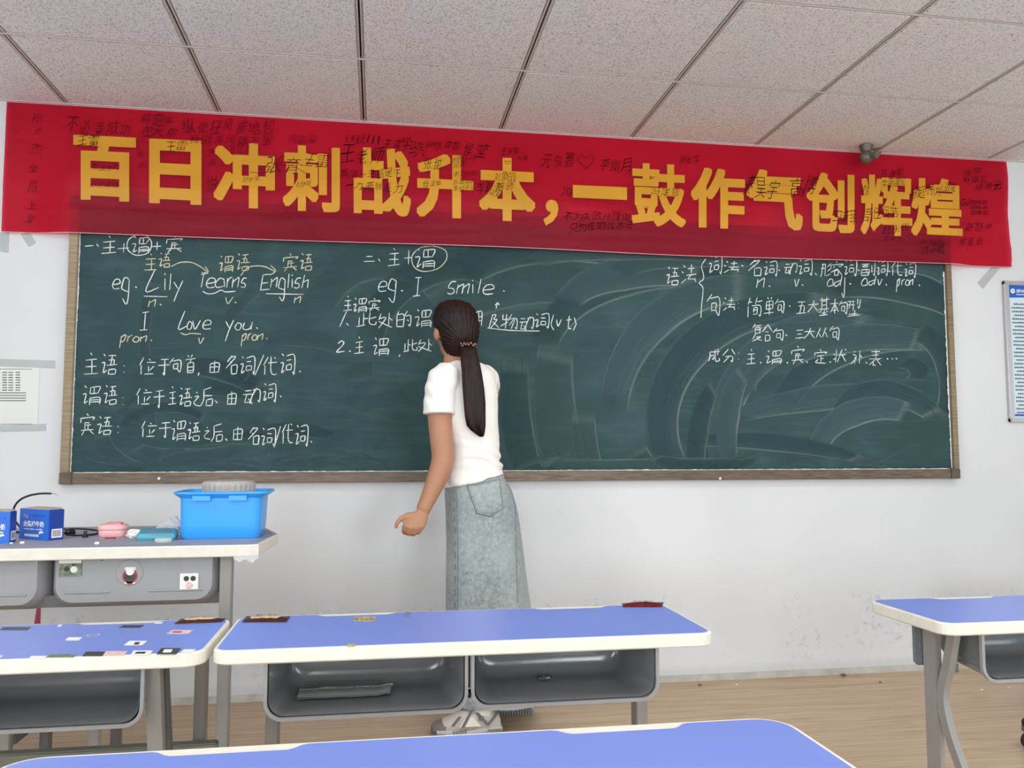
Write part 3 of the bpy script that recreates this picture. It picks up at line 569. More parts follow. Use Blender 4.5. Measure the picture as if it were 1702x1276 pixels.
SIG = [('孙',52,185,68,203),('料',54,208,69,226),('杰',52,236,70,254),('全',44,272,64,290),('员',42,300,62,320),('上',42,332,60,346),('岸',40,352,56,374),
       ('不必等成功',108,196,218,222),('蒋富富',230,190,290,205),('在天郁',232,208,292,228),('纵使狂风拔地起',302,200,454,224),('我欲乘风破万里',312,222,452,238),('王雷',127,226,164,242),('王雷',274,234,310,250),('张佳俊',380,238,416,256),
       ('牛',226,252,242,266),('韵',228,268,244,280),('王',340,248,360,260),('嘉',342,262,360,278),('悦',340,292,360,316),('张育',436,258,496,288),('王雷',498,250,546,278),('蒋富富',476,224,526,240),('加油努力',150,272,198,284),('必须成功',148,300,196,312),('赵梦琴',402,294,432,304),('赵梦琴',490,302,516,312),
       ('王老师',566,242,634,272),('王富学',636,232,682,252),('马汽微',676,236,718,262),('侯莹',768,236,806,260),('长安雁张111',572,222,632,236),('虎萌萌',722,234,762,250),('两情一生最是千',566,280,666,296),('一力两就是力',570,298,668,316),
       ('张甜',704,264,732,282),('佳莹甲',702,300,734,312),('张甜张丽一百',750,260,790,270),('赵颖王琳',752,270,772,280),('李文刘明',752,284,790,294),('加油冲刺',752,298,790,308),('李佳苗晓',752,308,790,318),('王嘉敏',832,246,862,258),('加油',858,258,876,266),('刘鱼鸽',818,284,858,300),('蔡锅',822,300,852,318),('李晓霞',790,300,830,324),
       ('元俊鑫',898,258,954,282),('李岚月',994,262,1048,284),('冯',930,310,950,328),('不为失败找理由',934,354,1048,368),('只为成功找方法',942,370,1052,386),('张鑫宇',1126,258,1162,274),('冯洋铭',1078,310,1128,328),('秦昊宇',1232,292,1290,330),('高博',1312,294,1354,326),
       ('李菲',1428,306,1442,328),('苏建军',1462,282,1500,296),('牛菲莲凤',1462,298,1504,314),('徐超伟刘润楚',1510,308,1590,330),('马菲菲',1380,352,1424,376),('吾任凤芳',1432,346,1492,368),('赵永明',1464,374,1510,388),('文静王',1466,392,1500,400),('李兴慧张俊伟',1528,396,1570,406),('冯小雨',1530,410,1568,424),
       ('Go!',1596,330,1612,342),('come on,',1613,333,1640,341),('come on,',1614,342,1641,349),('come on.',1614,350,1642,357),('赵慧婷',1604,370,1648,384),('侯星跃',1594,394,1634,410),('谷富彩',1600,290,1640,304),('徐景云',1618,302,1664,316),('张莹',1600,280,1632,290)]
rq_ = random.Random(11)
for s, x0, y0, x1, y1 in SIG:
    mb = MB(); n = len(s); h = y1-y0
    if s[0] in 'Gc': fit_text(mb, s, (x0, y0, x1, y1), lambda a, b: on_banner(a, b, .0028), -.008, shear=h*.2)
    else:
        cw = (x1-x0)/n; drift = rq_.uniform(-.08, .08)*h
        for i, c in enumerate(s):
            jx, jy, k = rq_.uniform(-.06, .06)*cw, rq_.uniform(-.12, .12)*h+drift*i, rq_.uniform(.82, 1.12); rot = rq_.uniform(-.16, .12); sd_ = rq_.uniform(0, 99)
            cx, cy2 = x0+cw*(i+.5)+jx, (y0+y1)/2+jy
            def put(a, b, cx=cx, cy2=cy2, rot=rot, sd_=sd_):
                dx, dy = a-cx, b-cy2; X = cx+dx*math.cos(rot)-dy*math.sin(rot); Y = cy2+dx*math.sin(rot)+dy*math.cos(rot)
                nx = noise.noise(Vector((dx/h*1.6, dy/h*1.6, sd_)))*h*.13; ny = noise.noise(Vector((dy/h*1.6, dx/h*1.6, sd_+9)))*h*.13
                return on_banner(X+nx, Y+ny, .0028)
            ww_, hh_ = cw*.43*k*(.22 if c == '1' else 1), h*.46*k*(.1 if c == '一' else .25 if c == '…' else 1); fit_text(mb, c, (cx-ww_, cy2-hh_, cx+ww_, cy2+hh_), put, -.014, shear=h*rq_.uniform(.08, .3))
    obj('signature', mb, M['inkb'] if x0 > 560 or 120 < x0 < 200 and y0 > 220 or 'a' < s[0] < 'z' else M['ink'], ban)
def bpen(pts, w=.003):
    mb = MB(); P = crs([Vector((a, b, 0)) for a, b in pts], 4); r = []
    for i, p in enumerate(P):
        d = (P[min(i+1, len(P)-1)]-P[max(i-1, 0)]).normalized(); nn = Vector((-d.y, d.x, 0))*w*360/2
        r.append([on_banner(p.x-nn.x, p.y-nn.y, .0028), on_banner(p.x+nn.x, p.y+nn.y, .0028)])
    return mb.loft(r, cap=False, closed=False)
obj('heart', bpen([(974,280),(964,270),(960,262),(966,257),(974,263),(982,257),(988,262),(984,270),(974,281)]), M['ink'], ban)
obj('heart', bpen([(843,273),(839,270),(840,267),(843,269),(847,267),(848,270),(843,274)], .002), M['inkb'], ban)
obj('marker_flourish', bpen([(416,286),(440,288),(460,276),(486,276),(508,288)], .002), M['ink'], ban)

# ================================================================== THINGS ON THE WALL
YW = WALLY
def tape(pts, label, Y=YW-.0007, group=None):
    mb = MB(); P = [atY(x, y, Y) for x, y in pts]; mb.loft([[(p.x, Y, p.z) for p in P], [(p.x, Y+.0004, p.z) for p in P]])
    return tag(obj('tape_strip', mb, M['tape']), label, 'tape', group)
tape([(0, 386), (16, 386), (14, 420), (0, 418)], 'broad strip of grey tape at the far left edge under the banner')
tape([(34, 389), (50, 386), (60, 404), (48, 411)], 'short slanting tape strip just left of the board under the banner')
tape([(1624, 470), (1650, 441), (1664, 443), (1634, 480)], 'slanting grey tape strip under the right end of the banner')
tape([(1650, 440), (1676, 405), (1695, 408), (1668, 443)], 'faint tape strip above the other one at the banner right end') if 0 else None
# printed notice on the left
nY = YW-.0012; P0, P1, P2, P3 = [atY(x, y, nY) for x, y in ((-70, 606), (66, 608), (62, 713), (-70, 714))]
no = thing('paper_notice', 'white printed sheet with rows of names taped to the wall left of the board', 'notice', (0, 0, 0))
obj('sheet', MB().loft([[(p.x, nY-.0004, p.z) for p in (P0, P1, P2, P3)], [(p.x, nY, p.z) for p in (P0, P1, P2, P3)]]), M['paper'], no)
ln = MB(); rr_ = random.Random(5)
def dash(mb, x, y, w, h, Y):
    a, b = atY(x, y, Y), atY(x+w, y+h, Y); mb.add([(a.x, Y, b.z), (b.x, Y, b.z), (b.x, Y, a.z), (a.x, Y, a.z)], [(0, 1, 2, 3)])
for k in range(8):
    for cx in (-8, 4, 14, 26):
        for q in range(3): dash(ln, cx+q*2.6, 618+k*4.2, 2+rr_.random()*.5, 1.7, nY-.0007)
for k in range(4):
    for q in range(16): dash(ln, -6+q*3.1, 652+k*4.3, 2.5, 1.6, nY-.0007)
for q in range(18): dash(ln, 0+q*3, 612.6, 2, 1.2, nY-.0007)
for q in range(16): dash(ln, 2+q*3.3, 704, 2.2, 1.4, nY-.0007)
obj('print', ln, mat('print_ink', (70, 74, 76), .8), no)
tl = MB()
for k in range(9): dash(tl, -5, 672+k*3.6, 64, .5, nY-.0006)
obj('ruled_lines', tl, mat('pale_rule', (168, 172, 172), .8), no)
tape([(-10, 596), (92, 599), (92, 612), (-10, 609)], 'long grey tape across the top of the printed sheet', YW-.0022)
tape([(-10, 707), (77, 704), (77, 716), (-10, 718)], 'long grey tape across the foot of the printed sheet', YW-.0022)
# framed board at the right edge
fr = thing('framed_notice_board', 'silver framed notice board with blue header at the right edge of the wall', 'notice board', (0, 0, 0))
fa = atY(1669, 466, YW-.02); fb = atY(1680, 701, YW-.02); fx0, fz1, fz0 = fa.x, fa.z, fb.z; fx1 = fx0+.55
for a, b in (((fx0, YW-.022, fz0), (fx0+.028, YW, fz1)), ((fx1-.028, YW-.022, fz0), (fx1, YW, fz1)), ((fx0, YW-.021, fz0), (fx1, YW, fz0+.022)), ((fx0, YW-.021, fz1-.022), (fx1, YW, fz1))): obj('frame_bar', MB().box(a, b), M['alu'], fr, bevel=.004)
obj('sheet', MB().box((fx0+.02, YW-.010, fz0+.015), (fx1-.02, YW-.006, fz1-.015)), M['pblue'], fr)
fp = YW-.0108
obj('header', MB().loft([[(fx0+.028, fp, fz1-.022), (fx1-.028, fp, fz1-.022)], [(fx0+.028, fp, fz1-.085), (fx0+.2, fp, fz1-.078), ][:2] if 0 else [(fx0+.028, fp, fz1-.088), (fx1-.028, fp, fz1-.07)]], cap=False, closed=False), M['hblue'], fr)
obj('footer', MB().box((fx0+.028, fp, fz0+.03), (fx1-.028, fp+.0002, fz0+.041)), M['hblue'], fr)
lg = MB(); cxl, czl = fx0+.055, fz1-.052; lg.tube([(cxl, fp-.0004, czl), (cxl, fp-.0008, czl)], .013, 20, mi=0); lg.tube([(cxl, fp-.0009, czl), (cxl, fp-.0012, czl)], .006, 3, mi=1)
obj('round_logo', lg, [M['white'], M['hblue']], fr)
ht = MB(); fit_text(ht, '郑州', (fx0+.074, 0, fx0+.13, .02), lambda a, b: (a, fp-.0008, fz1-.042-b), .02); ht.box((fx0+.074, fp-.0008, fz1-.072), (fx0+.13, fp-.0005, fz1-.068)); obj('header_title', ht, M['white'], fr)
tl = MB()
for k in range(30):
    x = fx0+.045+(.012 if k % 3 == 0 else 0); z = fz1-.125-k*.0195
    for q in range(8 if k % 3 else 6): tl.box((x+q*.011, fp-.0006, z), (x+q*.011+.008, fp-.0003, z+.007+.002*rr_.random()))
obj('print', tl, mat('grey_print', (92, 98, 104), .7), fr)
# metal fixture at the ceiling edge
fxp = atY(1440, 262, 3.76)
fx = thing('ceiling_fixture', 'small grey metal fixture with a wing nut at the ceiling edge over the banner', 'fixture', (fxp.x, 3.76, CEIL))
b = MB(); b.lathe([(.030, 0), (.034, -.004), (.026, -.03), (.022, -.038)], (0, 0, 0), 16); obj('collar', b, M['bolt'], fx, smooth=True)
b = MB(); b.lathe([(.004, -.034), (.024, -.04), (.033, -.055), (.033, -.07), (.025, -.086), (.008, -.095)], (0, 0, 0), 18); obj('body', b, M['bolt'], fx, smooth=True)
b = MB(); b.tube([(.012, -.02, -.062), (.020, -.05, -.066)], [.017, .013], 12); b.tube([(.017, -.042, -.065), (.022, -.056, -.068)], [.02, .018], 14); obj('nut', b, M['bolt'], fx, smooth=True)
for z0, z1 in ((-.028, -.018), (-.052, -.04)):
    b = MB(); b.loft([[(.022, -.012, z0), (.022, .012, z0), (.022, .012, z0+.012), (.022, -.012, z0+.012)], [(.075, -.02, z1), (.075, .0, z1), (.075, .0, z1+.006), (.075, -.02, z1+.006)]]); obj('wing', b, M['bolt'], fx, bevel=.002)

# ================================================================== DESKS
def tray(mb_mat, parent, x0, x1, y0, y1, zt, zb, loc, flip=False):
    """open plastic bin under the top; mouth at y0, back at y1"""
    def prof(xa, xb, zt_, zb_, r):
        pts = [(xa, zt_)]
        for k in range(7): a = PI+PI/2*k/6; pts.append((xa+r+r*math.cos(a), zb_+r+r*math.sin(a)))
        for k in range(7): a = -PI/2+PI/2*k/6; pts.append((xb-r+r*math.cos(a), zb_+r+r*math.sin(a)))
        pts.append((xb, zt_)); return pts
    th = .0035; D = y1-y0; rings = []
    S_ = [(0, 0, 0, .032), (.45, .008, .003, .032), (.80, .016, .005, .034), (.86, .018, .0065, .036), (.91, .020, .010, .037), (.95, .023, .017, .038), (.98, .028, .028, .04), (1, .034, .044, .042)]
    out = [[(x, y0+D*t, z) for x, z in prof(x0+ix, x1-ix, zt, zb+iz, r)] for t, ix, iz, r in S_]
    inn = [[(x, y0+D*min(t, .985), z) for x, z in prof(x0+ix+th, x1-ix-th, zt, zb+iz+th, r)] for t, ix, iz, r in S_]
    mb = MB(); mb.loft(out, cap=False, closed=False); mb.loft(inn, cap=False, closed=False)
    n = len(out[0]); mb.add(out[-1], [tuple(range(n))]); mb.add(inn[-1], [tuple(range(n))[::-1]])
    if flip:
        mb.v = [(x, y0+y1-y, z) for x, y, z in mb.v]
    t = obj('tray', local(mb, loc), mb_mat, parent, smooth=True)
    # rolled rim round the mouth
    ym = y1 if flip else y0; R = [(x, ym, z) for x, z in prof(x0-.002, x1+.002, zt, zb-.002, .034)]
    rb = MB(); rings = []
    for i, p in enumerate(R):
        p = Vector(p); d = (Vector(R[min(i+1, len(R)-1)])-Vector(R[max(i-1, 0)])).normalized(); nn = Vector((-d.z, 0, d.x))*.0035
        rings.append([p-nn+Vector((0, -.005, 0)), p+nn+Vector((0, -.005, 0)), p+nn+Vector((0, .005, 0)), p-nn+Vector((0, .005, 0))])
    rb.loft(rings); obj('rim', local(rb, loc), M['rim'], t, smooth=True)
    return t
def top(parent, loc, x0, x1, y0, y1, z, th, inlay, notch=True, r=.035, poly=None, inv=False):
    P = poly or rrect(x0, y0, x1, y1, r)
    mb = MB(); e = .003; cx, cy_ = (x0+x1)/2, (y0+y1)/2
    sh = lambda p, d: (p[0]+(d if p[0] < cx else -d), p[1]+(d if p[1] < cy_ else -d))
    mb.loft([[(*sh(p, e), z-th) for p in P], [(*p, z-th+e) for p in P], [(*p, z-e) for p in P], [(*sh(p, e*.6), z) for p in P]])
    tp = obj('tabletop', local(mb, loc), M['edge'], parent)
    b = .0075; w = x1-x0
    if poly: Q = [sh(p, b) for p in poly]
    else:
        Q = rrect(x0+b, y0+b, x1-b, y1-b, max(r-b, .005))
        if notch:
            n7 = 7; left_back = Q[:2*n7]; rest = Q[2*n7:]   # after back-right corner comes the back edge running right to left
            back = []
            for c in (x1-.235*w, x0+.262*w):
                h = .083*w
                for dx, dy in ((h+.012, 0), (h+.004, .003), (h-.006, .014), (h-.014, .019), (-h+.014, .019), (-h+.006, .014), (-h-.004, .003), (-h-.012, 0)): back.append((c+dx, y1-b-dy))
            Q = left_back+back+rest
    lam = MB().prism(Q, z-.001, z+.0006); obj('laminate', local(lam, loc), inlay, tp)
    return tp
def desk(label, x0, x1, y0, y1, z, th=.028, rot=0, r=.035):
    loc = ((x0+x1)/2, (y0+y1)/2, 0); d = thing('school_desk', label, 'desk', loc); top(d, loc, x0, x1, y0, y1, z, th, M['blue'], r=r)
    return d, loc
def post(d, loc, x, y, z0, z1, a=.012, b=.022, m='leg', name='leg'): return obj(name, local(MB().box((x-a, y-b, z0), (x+a, y+b, z1)), loc), M[m], d, bevel=.002)
def tfoot(d, loc, x, y0, y1): return obj('foot', local(MB().box((x-.018, y0, 0), (x+.018, y1, .03)), loc), M['leg'], d, bevel=.004)
DZ = .70; U = DZ-.028
# middle desk
mx0, mx1, my0, my1 = -.317, .722, 1.738, 2.081
d, L = desk('blue topped double desk in the middle, a sheet of paper in its left tray', mx0, mx1, my0, my1, DZ)
mid = d
for x in (-.226, .631): post(d, L, x, 2.0, .028, U, .014, .022, 'leg'); tfoot(d, L, x, 1.78, 2.06)
obj('crossbar', local(MB().box((-.226, 2.035, .60), (.631, 2.05, .64)), L), M['legd'], d)
tray(M['tray'], d, -.212, .184, 1.758, 1.955, U+.001, .561, L); tray(M['tray'], d, .201, .593, 1.758, 1.955, U+.001, .566, L)
c_ = MB(); c_.box((.1865, 1.80, .592), (.1985, 1.84, U)); obj('centre_bracket', local(c_, L), M['legd'], d)
c_ = MB(); c_.tube([(.1862, 1.79, .583), (.1988, 1.79, .583)], .009, 12); obj('bolt', local(c_, L), M['black'], d)
# raised lozenges pressed in the back of the trays
# right desk
rx0, rx1 = 1.266, 2.30
d, L = desk('blue topped desk at the right edge of the picture', rx0, rx1, 1.742, 2.05, DZ)
rdesk = d
for sx in (rx0+.067, rx1-.067):
    post(d, L, sx+.0085, 1.897, .0, U, .0085, .024, 'leg')
    obj('leg', local(MB().strip(crs([(sx+.0085, 1.812, U), (sx+.0085, 1.835, .59), (sx+.0085, 1.860, .52), (sx+.0085, 1.858, .47), (sx+.0085, 1.835, .41), (sx+.0085, 1.79, .33), (sx+.0085, 1.745, .22), (sx+.0085, 1.72, .03), (sx+.0085, 1.72, 0)], 4), .0085, .0125), L), M['leg'], d)
    obj('brace', local(MB().box((sx+.017 if sx < 1.7 else sx-.05, 1.872, .555), (sx+.06 if sx < 1.7 else sx, 1.885, .575)), L), M['leg'], d)
tray(M['tray'], d, 1.371, 1.77, 1.758, 1.955, U+.001, .567, L); tray(M['tray'], d, 1.785, 2.18, 1.758, 1.955, U+.001, .567, L)
obj('end_plate', local(MB().box((1.322, 1.926, .560), (1.348, 1.95, U)), L), M['tray'], d, bevel=.006)
# left desk
lx0, lx1 = -1.36, -.330
d, L = desk('blue topped double desk on the left with stickers all over its top', lx0, lx1, 1.733, 2.068, DZ, r=.04)
ldesk = d
obj('leg', local(MB().strip([(-.437, 1.80, U), (-.422, 1.80, .45), (-.40, 1.795, 0)], .0145, .013), L), M['leg'], d)
obj('leg', local(MB().strip([(-.434, 1.845, U), (-.412, 1.82, .45), (-.40, 1.83, 0)], .0125, .014), L), M['legd'], d)
obj('leg', local(MB().strip([(-1.30, 1.80, U), (-1.30, 1.80, 0)], .0145, .02), L), M['leg'], d)
for x in (-.386, -1.28): post(d, L, x, 2.02, 0, U, .0125, .017, 'leg')
obj('crossbar', local(MB().box((-.425, 2.0, .643), (-.37, 2.02, U)), L), M['legd'], d)
obj('foot_rail', local(MB().box((-1.28, 1.955, .425), (-.339, 1.985, .455)), L), M['green'], d, bevel=.003)
tray(M['tray'], d, -.846, -.447, 1.758, 1.955, U+.001, .564, L); tray(M['tray'], d, -1.255, -.86, 1.758, 1.955, U+.001, .564, L)
# nearest desk
fx0, fx1, fy1 = -.462, .592, 1.190
d, L = desk('nearest blue topped desk, only its far half in the picture along the bottom', fx0, fx1, .842, fy1, DZ, r=.05)
for x in (-.38, .51): post(d, L, x, 1.02, .028, U, .014, .022); tfoot(d, L, x, .86, 1.15)
tray(M['tray'], d, -.36, .04, .865, 1.02, U+.001, .564, L); tray(M['tray'], d, .06, .46, .865, 1.02, U+.001, .564, L)
# desk next to it on the left: only a rounded corner shows
d, L = desk('desk at the bottom left corner, only its rounded corner showing', -1.50, -.478, .82, 1.155, DZ, r=.05)
for x in (-1.42, -.56): post(d, L, x, 1.02, .028, U, .014, .022); tfoot(d, L, x, .86, 1.14)

# back table turned to the wall
BT = .80
bt = thing('side_table', 'dusty table against the front wall carrying the blue basin and milk boxes', 'table', (-.85, 2.95, 0)); L = (-.85, 2.95, 0)
poly = [(-1.85, 2.70), (-.385, 2.70), (-.360, 2.712), (-.338, 3.04), (-.352, 3.08), (-.43, 3.36), (-.50, 3.42), (-1.85, 3.42)]
top(bt, L, -1.85, -.338, 2.70, 3.42, BT, .036, M['lilac'], notch=False, poly=poly)
for x in (-.461, -1.78): post(bt, L, x, 2.76, 0, BT-.036, .0175, .022); post(bt, L, x-.07, 3.2, 0, BT-.036, .0175, .022)
obj('crossbar', local(MB().box((-1.762, 2.775, .614), (-.478, 2.79, .65)), L), M['legd'], bt)
def back_tray(x0, x1, z0, z1):
    mb = MB(); r = .05; rings = []
    for t, ins, rr in ((0, .022, .05), (.12, .008, .055), (.3, 0, .055), (1, -.004, .05)):
        y = 2.742+.2*t; pts = [(x0+ins, y, z1)]
        for k in range(8): a = PI+PI/2*k/7; pts.append((x0+ins+rr+rr*math.cos(a), y, z0+ins+rr+rr*math.sin(a)))
        for k in range(8): a = -PI/2+PI/2*k/7; pts.append((x1-ins-rr+rr*math.cos(a), y, z0+ins+rr+rr*math.sin(a)))
        pts.append((x1-ins, y, z1)); rings.append(pts)
    mb.loft(rings, cap=True, closed=True); t = obj('tray', local(mb, L), M['trayb'], bt, smooth=True)
    cx, cz = x0+.232, z0+.108
    c = MB(); c.tube([(cx, 2.7425, cz), (cx, 2.7395, cz), (cx, 2.7395, cz)], [.040, .038, .0375], 32); obj('round_boss', local(c, L), M['trayb'], t, smooth=True)
    c = MB(); c.tube([(x0+.05, 2.741, z0+.052), (cx-.055, 2.741, z0+.052)], .0035, 8); c.tube([(cx+.055, 2.741, z0+.052), (x1-.05, 2.741, z0+.052)], .0035, 8); obj('moulded_rib', local(c, L), M['trayb'], t, smooth=True)
    return t
ztb = BT-.037
t1 = back_tray(atY(80, 950, 2.742).x, atY(365, 950, 2.742).x, .610, ztb); t2 = back_tray(-1.55, atY(75, 950, 2.742).x, .607, ztb)
def tstick(px, py, w, h, ms, name, par, label=None, shapes=()):
    p = atY(px, py, 2.738); b = MB(); 
    for (a, c, a2, c2, mi) in [(-w/2, -h/2, w/2, h/2, 0)]+list(shapes):
        if mi == 0: b.box((p.x+a, 2.7385, p.z+c), (p.x+a2, 2.7415, p.z+c2), 0)
        else: b.tube([(p.x+(a+a2)/2, 2.7385-.0002*mi, p.z+(c+c2)/2), (p.x+(a+a2)/2, 2.738-.0002*mi, p.z+(c+c2)/2)], abs(a2-a)/2, 14, mi=mi)
    return obj(name, local(b, L), ms, par, label=label)
tstick(117, 943, .063, .052, [M['st_g'], M['st_w'], M['st_d']], 'sticker', t1, 'square photo sticker of a green outdoor scene', [(-.018, -.012, -.002, .004, 2), (0, -.016, .02, .004, 1), (.004, .004, .012, .012, 2)])
q = tstick(117, 932, .063, .014, [M['st_w']], 'sticker_border', t1); q.location.y -= .0006
tstick(216, 956, .030, .05, [M['st_w'], M['st_r'], M['st_k'], M['st_w']], 'sticker', t1, 'small white and red round-headed sticker', [(-.022, -.022, .022, .018, 1), (-.017, -.020, .017, .014, 2), (-.012, .0, .012, .024, 3), (-.010, -.028, .010, -.008, 1)])
tstick(314, 967, .054, .052, [M['st_w'], M['st_p'], M['st_d']], 'sticker', t1, 'pale square sticker with two dark blots', [(-.016, .003, .0, .018, 2), (.004, .003, .020, .018, 2), (-.010, -.022, .012, -.0, 1)])
tstick(169, 929, .004, .009, [M['st_d']], 'sticker', t1)
# red ribbon tab under the tray
p = atY(66, 1008, 2.76); rb = MB(); rb.loft([[(p.x-.006, 2.752, .618), (p.x+.006, 2.752, .618), (p.x+.006, 2.7535, .618), (p.x-.006, 2.7535, .618)], [(p.x-.009, 2.748, .572), (p.x+.008, 2.748, .572), (p.x+.008, 2.7495, .572), (p.x-.009, 2.7495, .572)]])
tag(obj('ribbon', rb, mat('ribbon_red', (118, 14, 44), .5)), 'short dark red ribbon hanging below the side table tray', 'ribbon')

# ---- things on the back table
def turned(mb, c, a):
    s, co = math.sin(a), math.cos(a); mb.v = [(c[0]+x*co-y*s, c[1]+x*s+y*co, c[2]+z) for x, y, z in mb.v]; return mb
def milk(c, a, w, label):
    bx = thing('milk_carton_box', label, 'box', c); bx.rotation_euler.z = a
    dp, h = .052, .098
    b = MB(); b.box((-w/2, -dp/2, 0), (w/2, dp/2, h), 0); o = obj('carton', b, [M['milk']], bx, bevel=.001)
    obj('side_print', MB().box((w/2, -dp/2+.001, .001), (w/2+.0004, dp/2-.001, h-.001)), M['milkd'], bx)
    f = MB(); f.loft([[(-w/2, -dp/2, h), (w/2, -dp/2, h), (w/2, dp/2-.004, h+.002), (-w/2, dp/2-.004, h+.002)], [(-w/2, -dp/2, h+.001), (w/2, -dp/2, h+.001), (w/2-.012, dp/2-.006, h+.006), (-w/2+.02, dp/2-.006, h+.006)]]); obj('open_flap', f, M['card'], bx)
    pt = MB(); put = lambda u, v: (-w/2+w*u, -dp/2-.0006, h*(1-v))
    fit_text(pt, '轻上', (.14, .17, .3, .3), put, .03); obj('red_mark', pt, mat('carton_pink', (240, 170, 190), .4), bx)
    pt = MB(); fit_text(pt, '全脂纯牛奶', (.14, .38, .84, .58), put, .03); fit_text(pt, 'whole milk', (.16, .62, .82, .68), put, .02)
    for q in range(9): x = .2+q*.055; pt.add([put(x, .82), put(x+.04, .82), put(x+.04, .90), put(x, .90)], [(0, 1, 2, 3)])
    fit_text(pt, 'o', (.68, .70, .84, .84), put, .14)
    obj('carton_print', pt, M['white'], bx)
    pt = MB(); fit_text(pt, '乳品每日一盒', (.42, .17, .86, .23), put, .0); obj('small_print', pt, M['milkd'], bx)
    pt = MB()
    for k in range(9): pt.box((w/2+.0005, -.012+k*.0032, .012), (w/2+.0008, -.0105+k*.0032, .032))
    pt2 = MB().box((w/2+.0004, -.016, .008), (w/2+.0006, .02, .036)); obj('barcode_patch', pt2, M['white'], bx); obj('bar_code', pt, M['st_d'], bx)
    return bx
def stand(p0, p1, dp):                      # base edge seen in the photograph -> centre and turn of a box on the table
    a, b = atZ(*p0, BT), atZ(*p1, BT); d_ = (b-a).normalized(); c = (a+b)/2+Vector((-d_.y, d_.x, 0))*dp/2; return (c.x, c.y, BT+.0006), math.atan2(d_.y, d_.x), (b-a).length
milk(*stand((31, 895), (80, 899), .052), 'blue milk box standing alone, its right side showing, between cable and box at the edge')
milk(*stand((-36, 904), (15, 903), .052), 'blue milk box cut off by the left edge of the picture')
# gooseneck lamp cable with plug
cb = thing('black_cable', 'black bendy cable arching up behind the milk boxes with its plug on the table', 'cable', (-1.1, 2.9, BT))
pts = [atY(x, y, 3.20) for x, y in ((40, 884), (30, 872), (22, 858), (24, 842), (34, 830), (50, 823), (68, 820), (85, 820))]
pts[0] = Vector((pts[0].x, 3.20, BT+.006)); obj('gooseneck', local(MB().tube(crs(pts, 5), .0036, 8), (-1.1, 2.9, BT)), M['black'], cb, smooth=True)
e = pts[-1]; obj('bare_tip', local(MB().tube([e, e+Vector((.012, 0, -.001)), e+Vector((.024, 0, -.007))], [.0014, .001, .0006], 6), (-1.1, 2.9, BT)), M['legd'], cb)
pp = [(-1.45, 3.16, .005), (-1.34, 3.18, .006), (-1.22, 3.19, .006), (-1.10, 3.17, .014), (-1.03, 3.16, .016), (-.96, 3.14, .010), (-.95, 3.08, .004), (-1.0, 3.05, .004), (-1.04, 3.08, .004)]
obj('cord', local(MB().tube(crs([Vector((x, y, BT+z)) for x, y, z in pp], 6), .0030, 8), (-1.1, 2.9, BT)), M['black'], cb, smooth=True)
pp = [(-1.30, 3.13, .004), (-1.25, 3.12, .016), (-1.20, 3.14, .004)]
obj('cord', local(MB().tube(crs([Vector((x, y, BT+z)) for x, y, z in pp], 6), .0028, 8), (-1.1, 2.9, BT)), M['black'], cb, smooth=True)
obj('coil_knob', local(MB().lathe([(.006, 0), (.017, .003), (.019, .011), (.013, .020), (.003, .023)], (-1.035, 3.09, BT+.001), 16), (-1.1, 2.9, BT)), M['black'], cb, smooth=True)
pb = MB(); pb.lathe([(.006, 0), (.009, .002), (.009, .009), (.0055, .011), (.0055, .019), (.003, .022)], (-.958, 3.005, BT+.0008), 12); pb.box((-.965, 3.0, BT+.0008), (-.951, 3.012, BT+.008)); obj('plug', local(pb, (-1.1, 2.9, BT)), M['black'], cb, smooth=True)
# pink round case
pc = thing('pink_case', 'small pink lidded plastic case beside the teal tissue pack', 'case', (-.879, 3.035, BT+.0006)); pc.scale = (1.1, 1.1, 1.1)
def rr3(w, d_, z, r): return [(x, y, z) for x, y in rrect(-w/2, -d_/2, w/2, d_/2, r, 5)]
b = MB(); b.loft([rr3(.075, .05, 0, .02), rr3(.080, .056, .004, .022), rr3(.082, .058, .018, .024), rr3(.081, .057, .020, .024)]); obj('body', b, M['pink'], pc, smooth=True)
b = MB(); b.loft([rr3(.084, .060, .021, .025), rr3(.086, .062, .024, .025), rr3(.085, .061, .032, .025), rr3(.078, .054, .036, .022)]); obj('lid', b, M['pink'], pc, smooth=True)
b = MB(); b.loft([[(x+.004, y, z) for x, y, z in rr3(.046, .03, .0355, .006)], [(x+.004, y, z) for x, y, z in rr3(.044, .028, .042, .006)]]); obj('catch', b, mat('coral_catch', (225, 120, 125), .35), pc, smooth=True)
tag(obj('red_clip', MB().box((-.880, 2.945, BT+.0007), (-.848, 2.957, BT+.005)), M['red'], bevel=.001), 'tiny dark red clip in front of the pink case', 'clip')
for (px, py, a, lb) in ((37, 902, 0, 'white chalk stub in front of the left milk boxes'), (161, 903, .4, 'white chalk stub in front of the pink case'), (18, 903, 1.2, 'chalk crumb at the foot of the cut-off milk box')):
    p = atZ(px, py, BT+.004); pass; s = .6 if 'crumb' in lb else 1
    c = MB(); c.tube([(p.x-.006*s, p.y, BT+.0046), (p.x+.006*s, p.y+.004*math.sin(a), BT+.0046)], [.0038*s, .0042*s], 8); tag(obj('chalk', c, M['white'], smooth=True), lb, 'chalk')
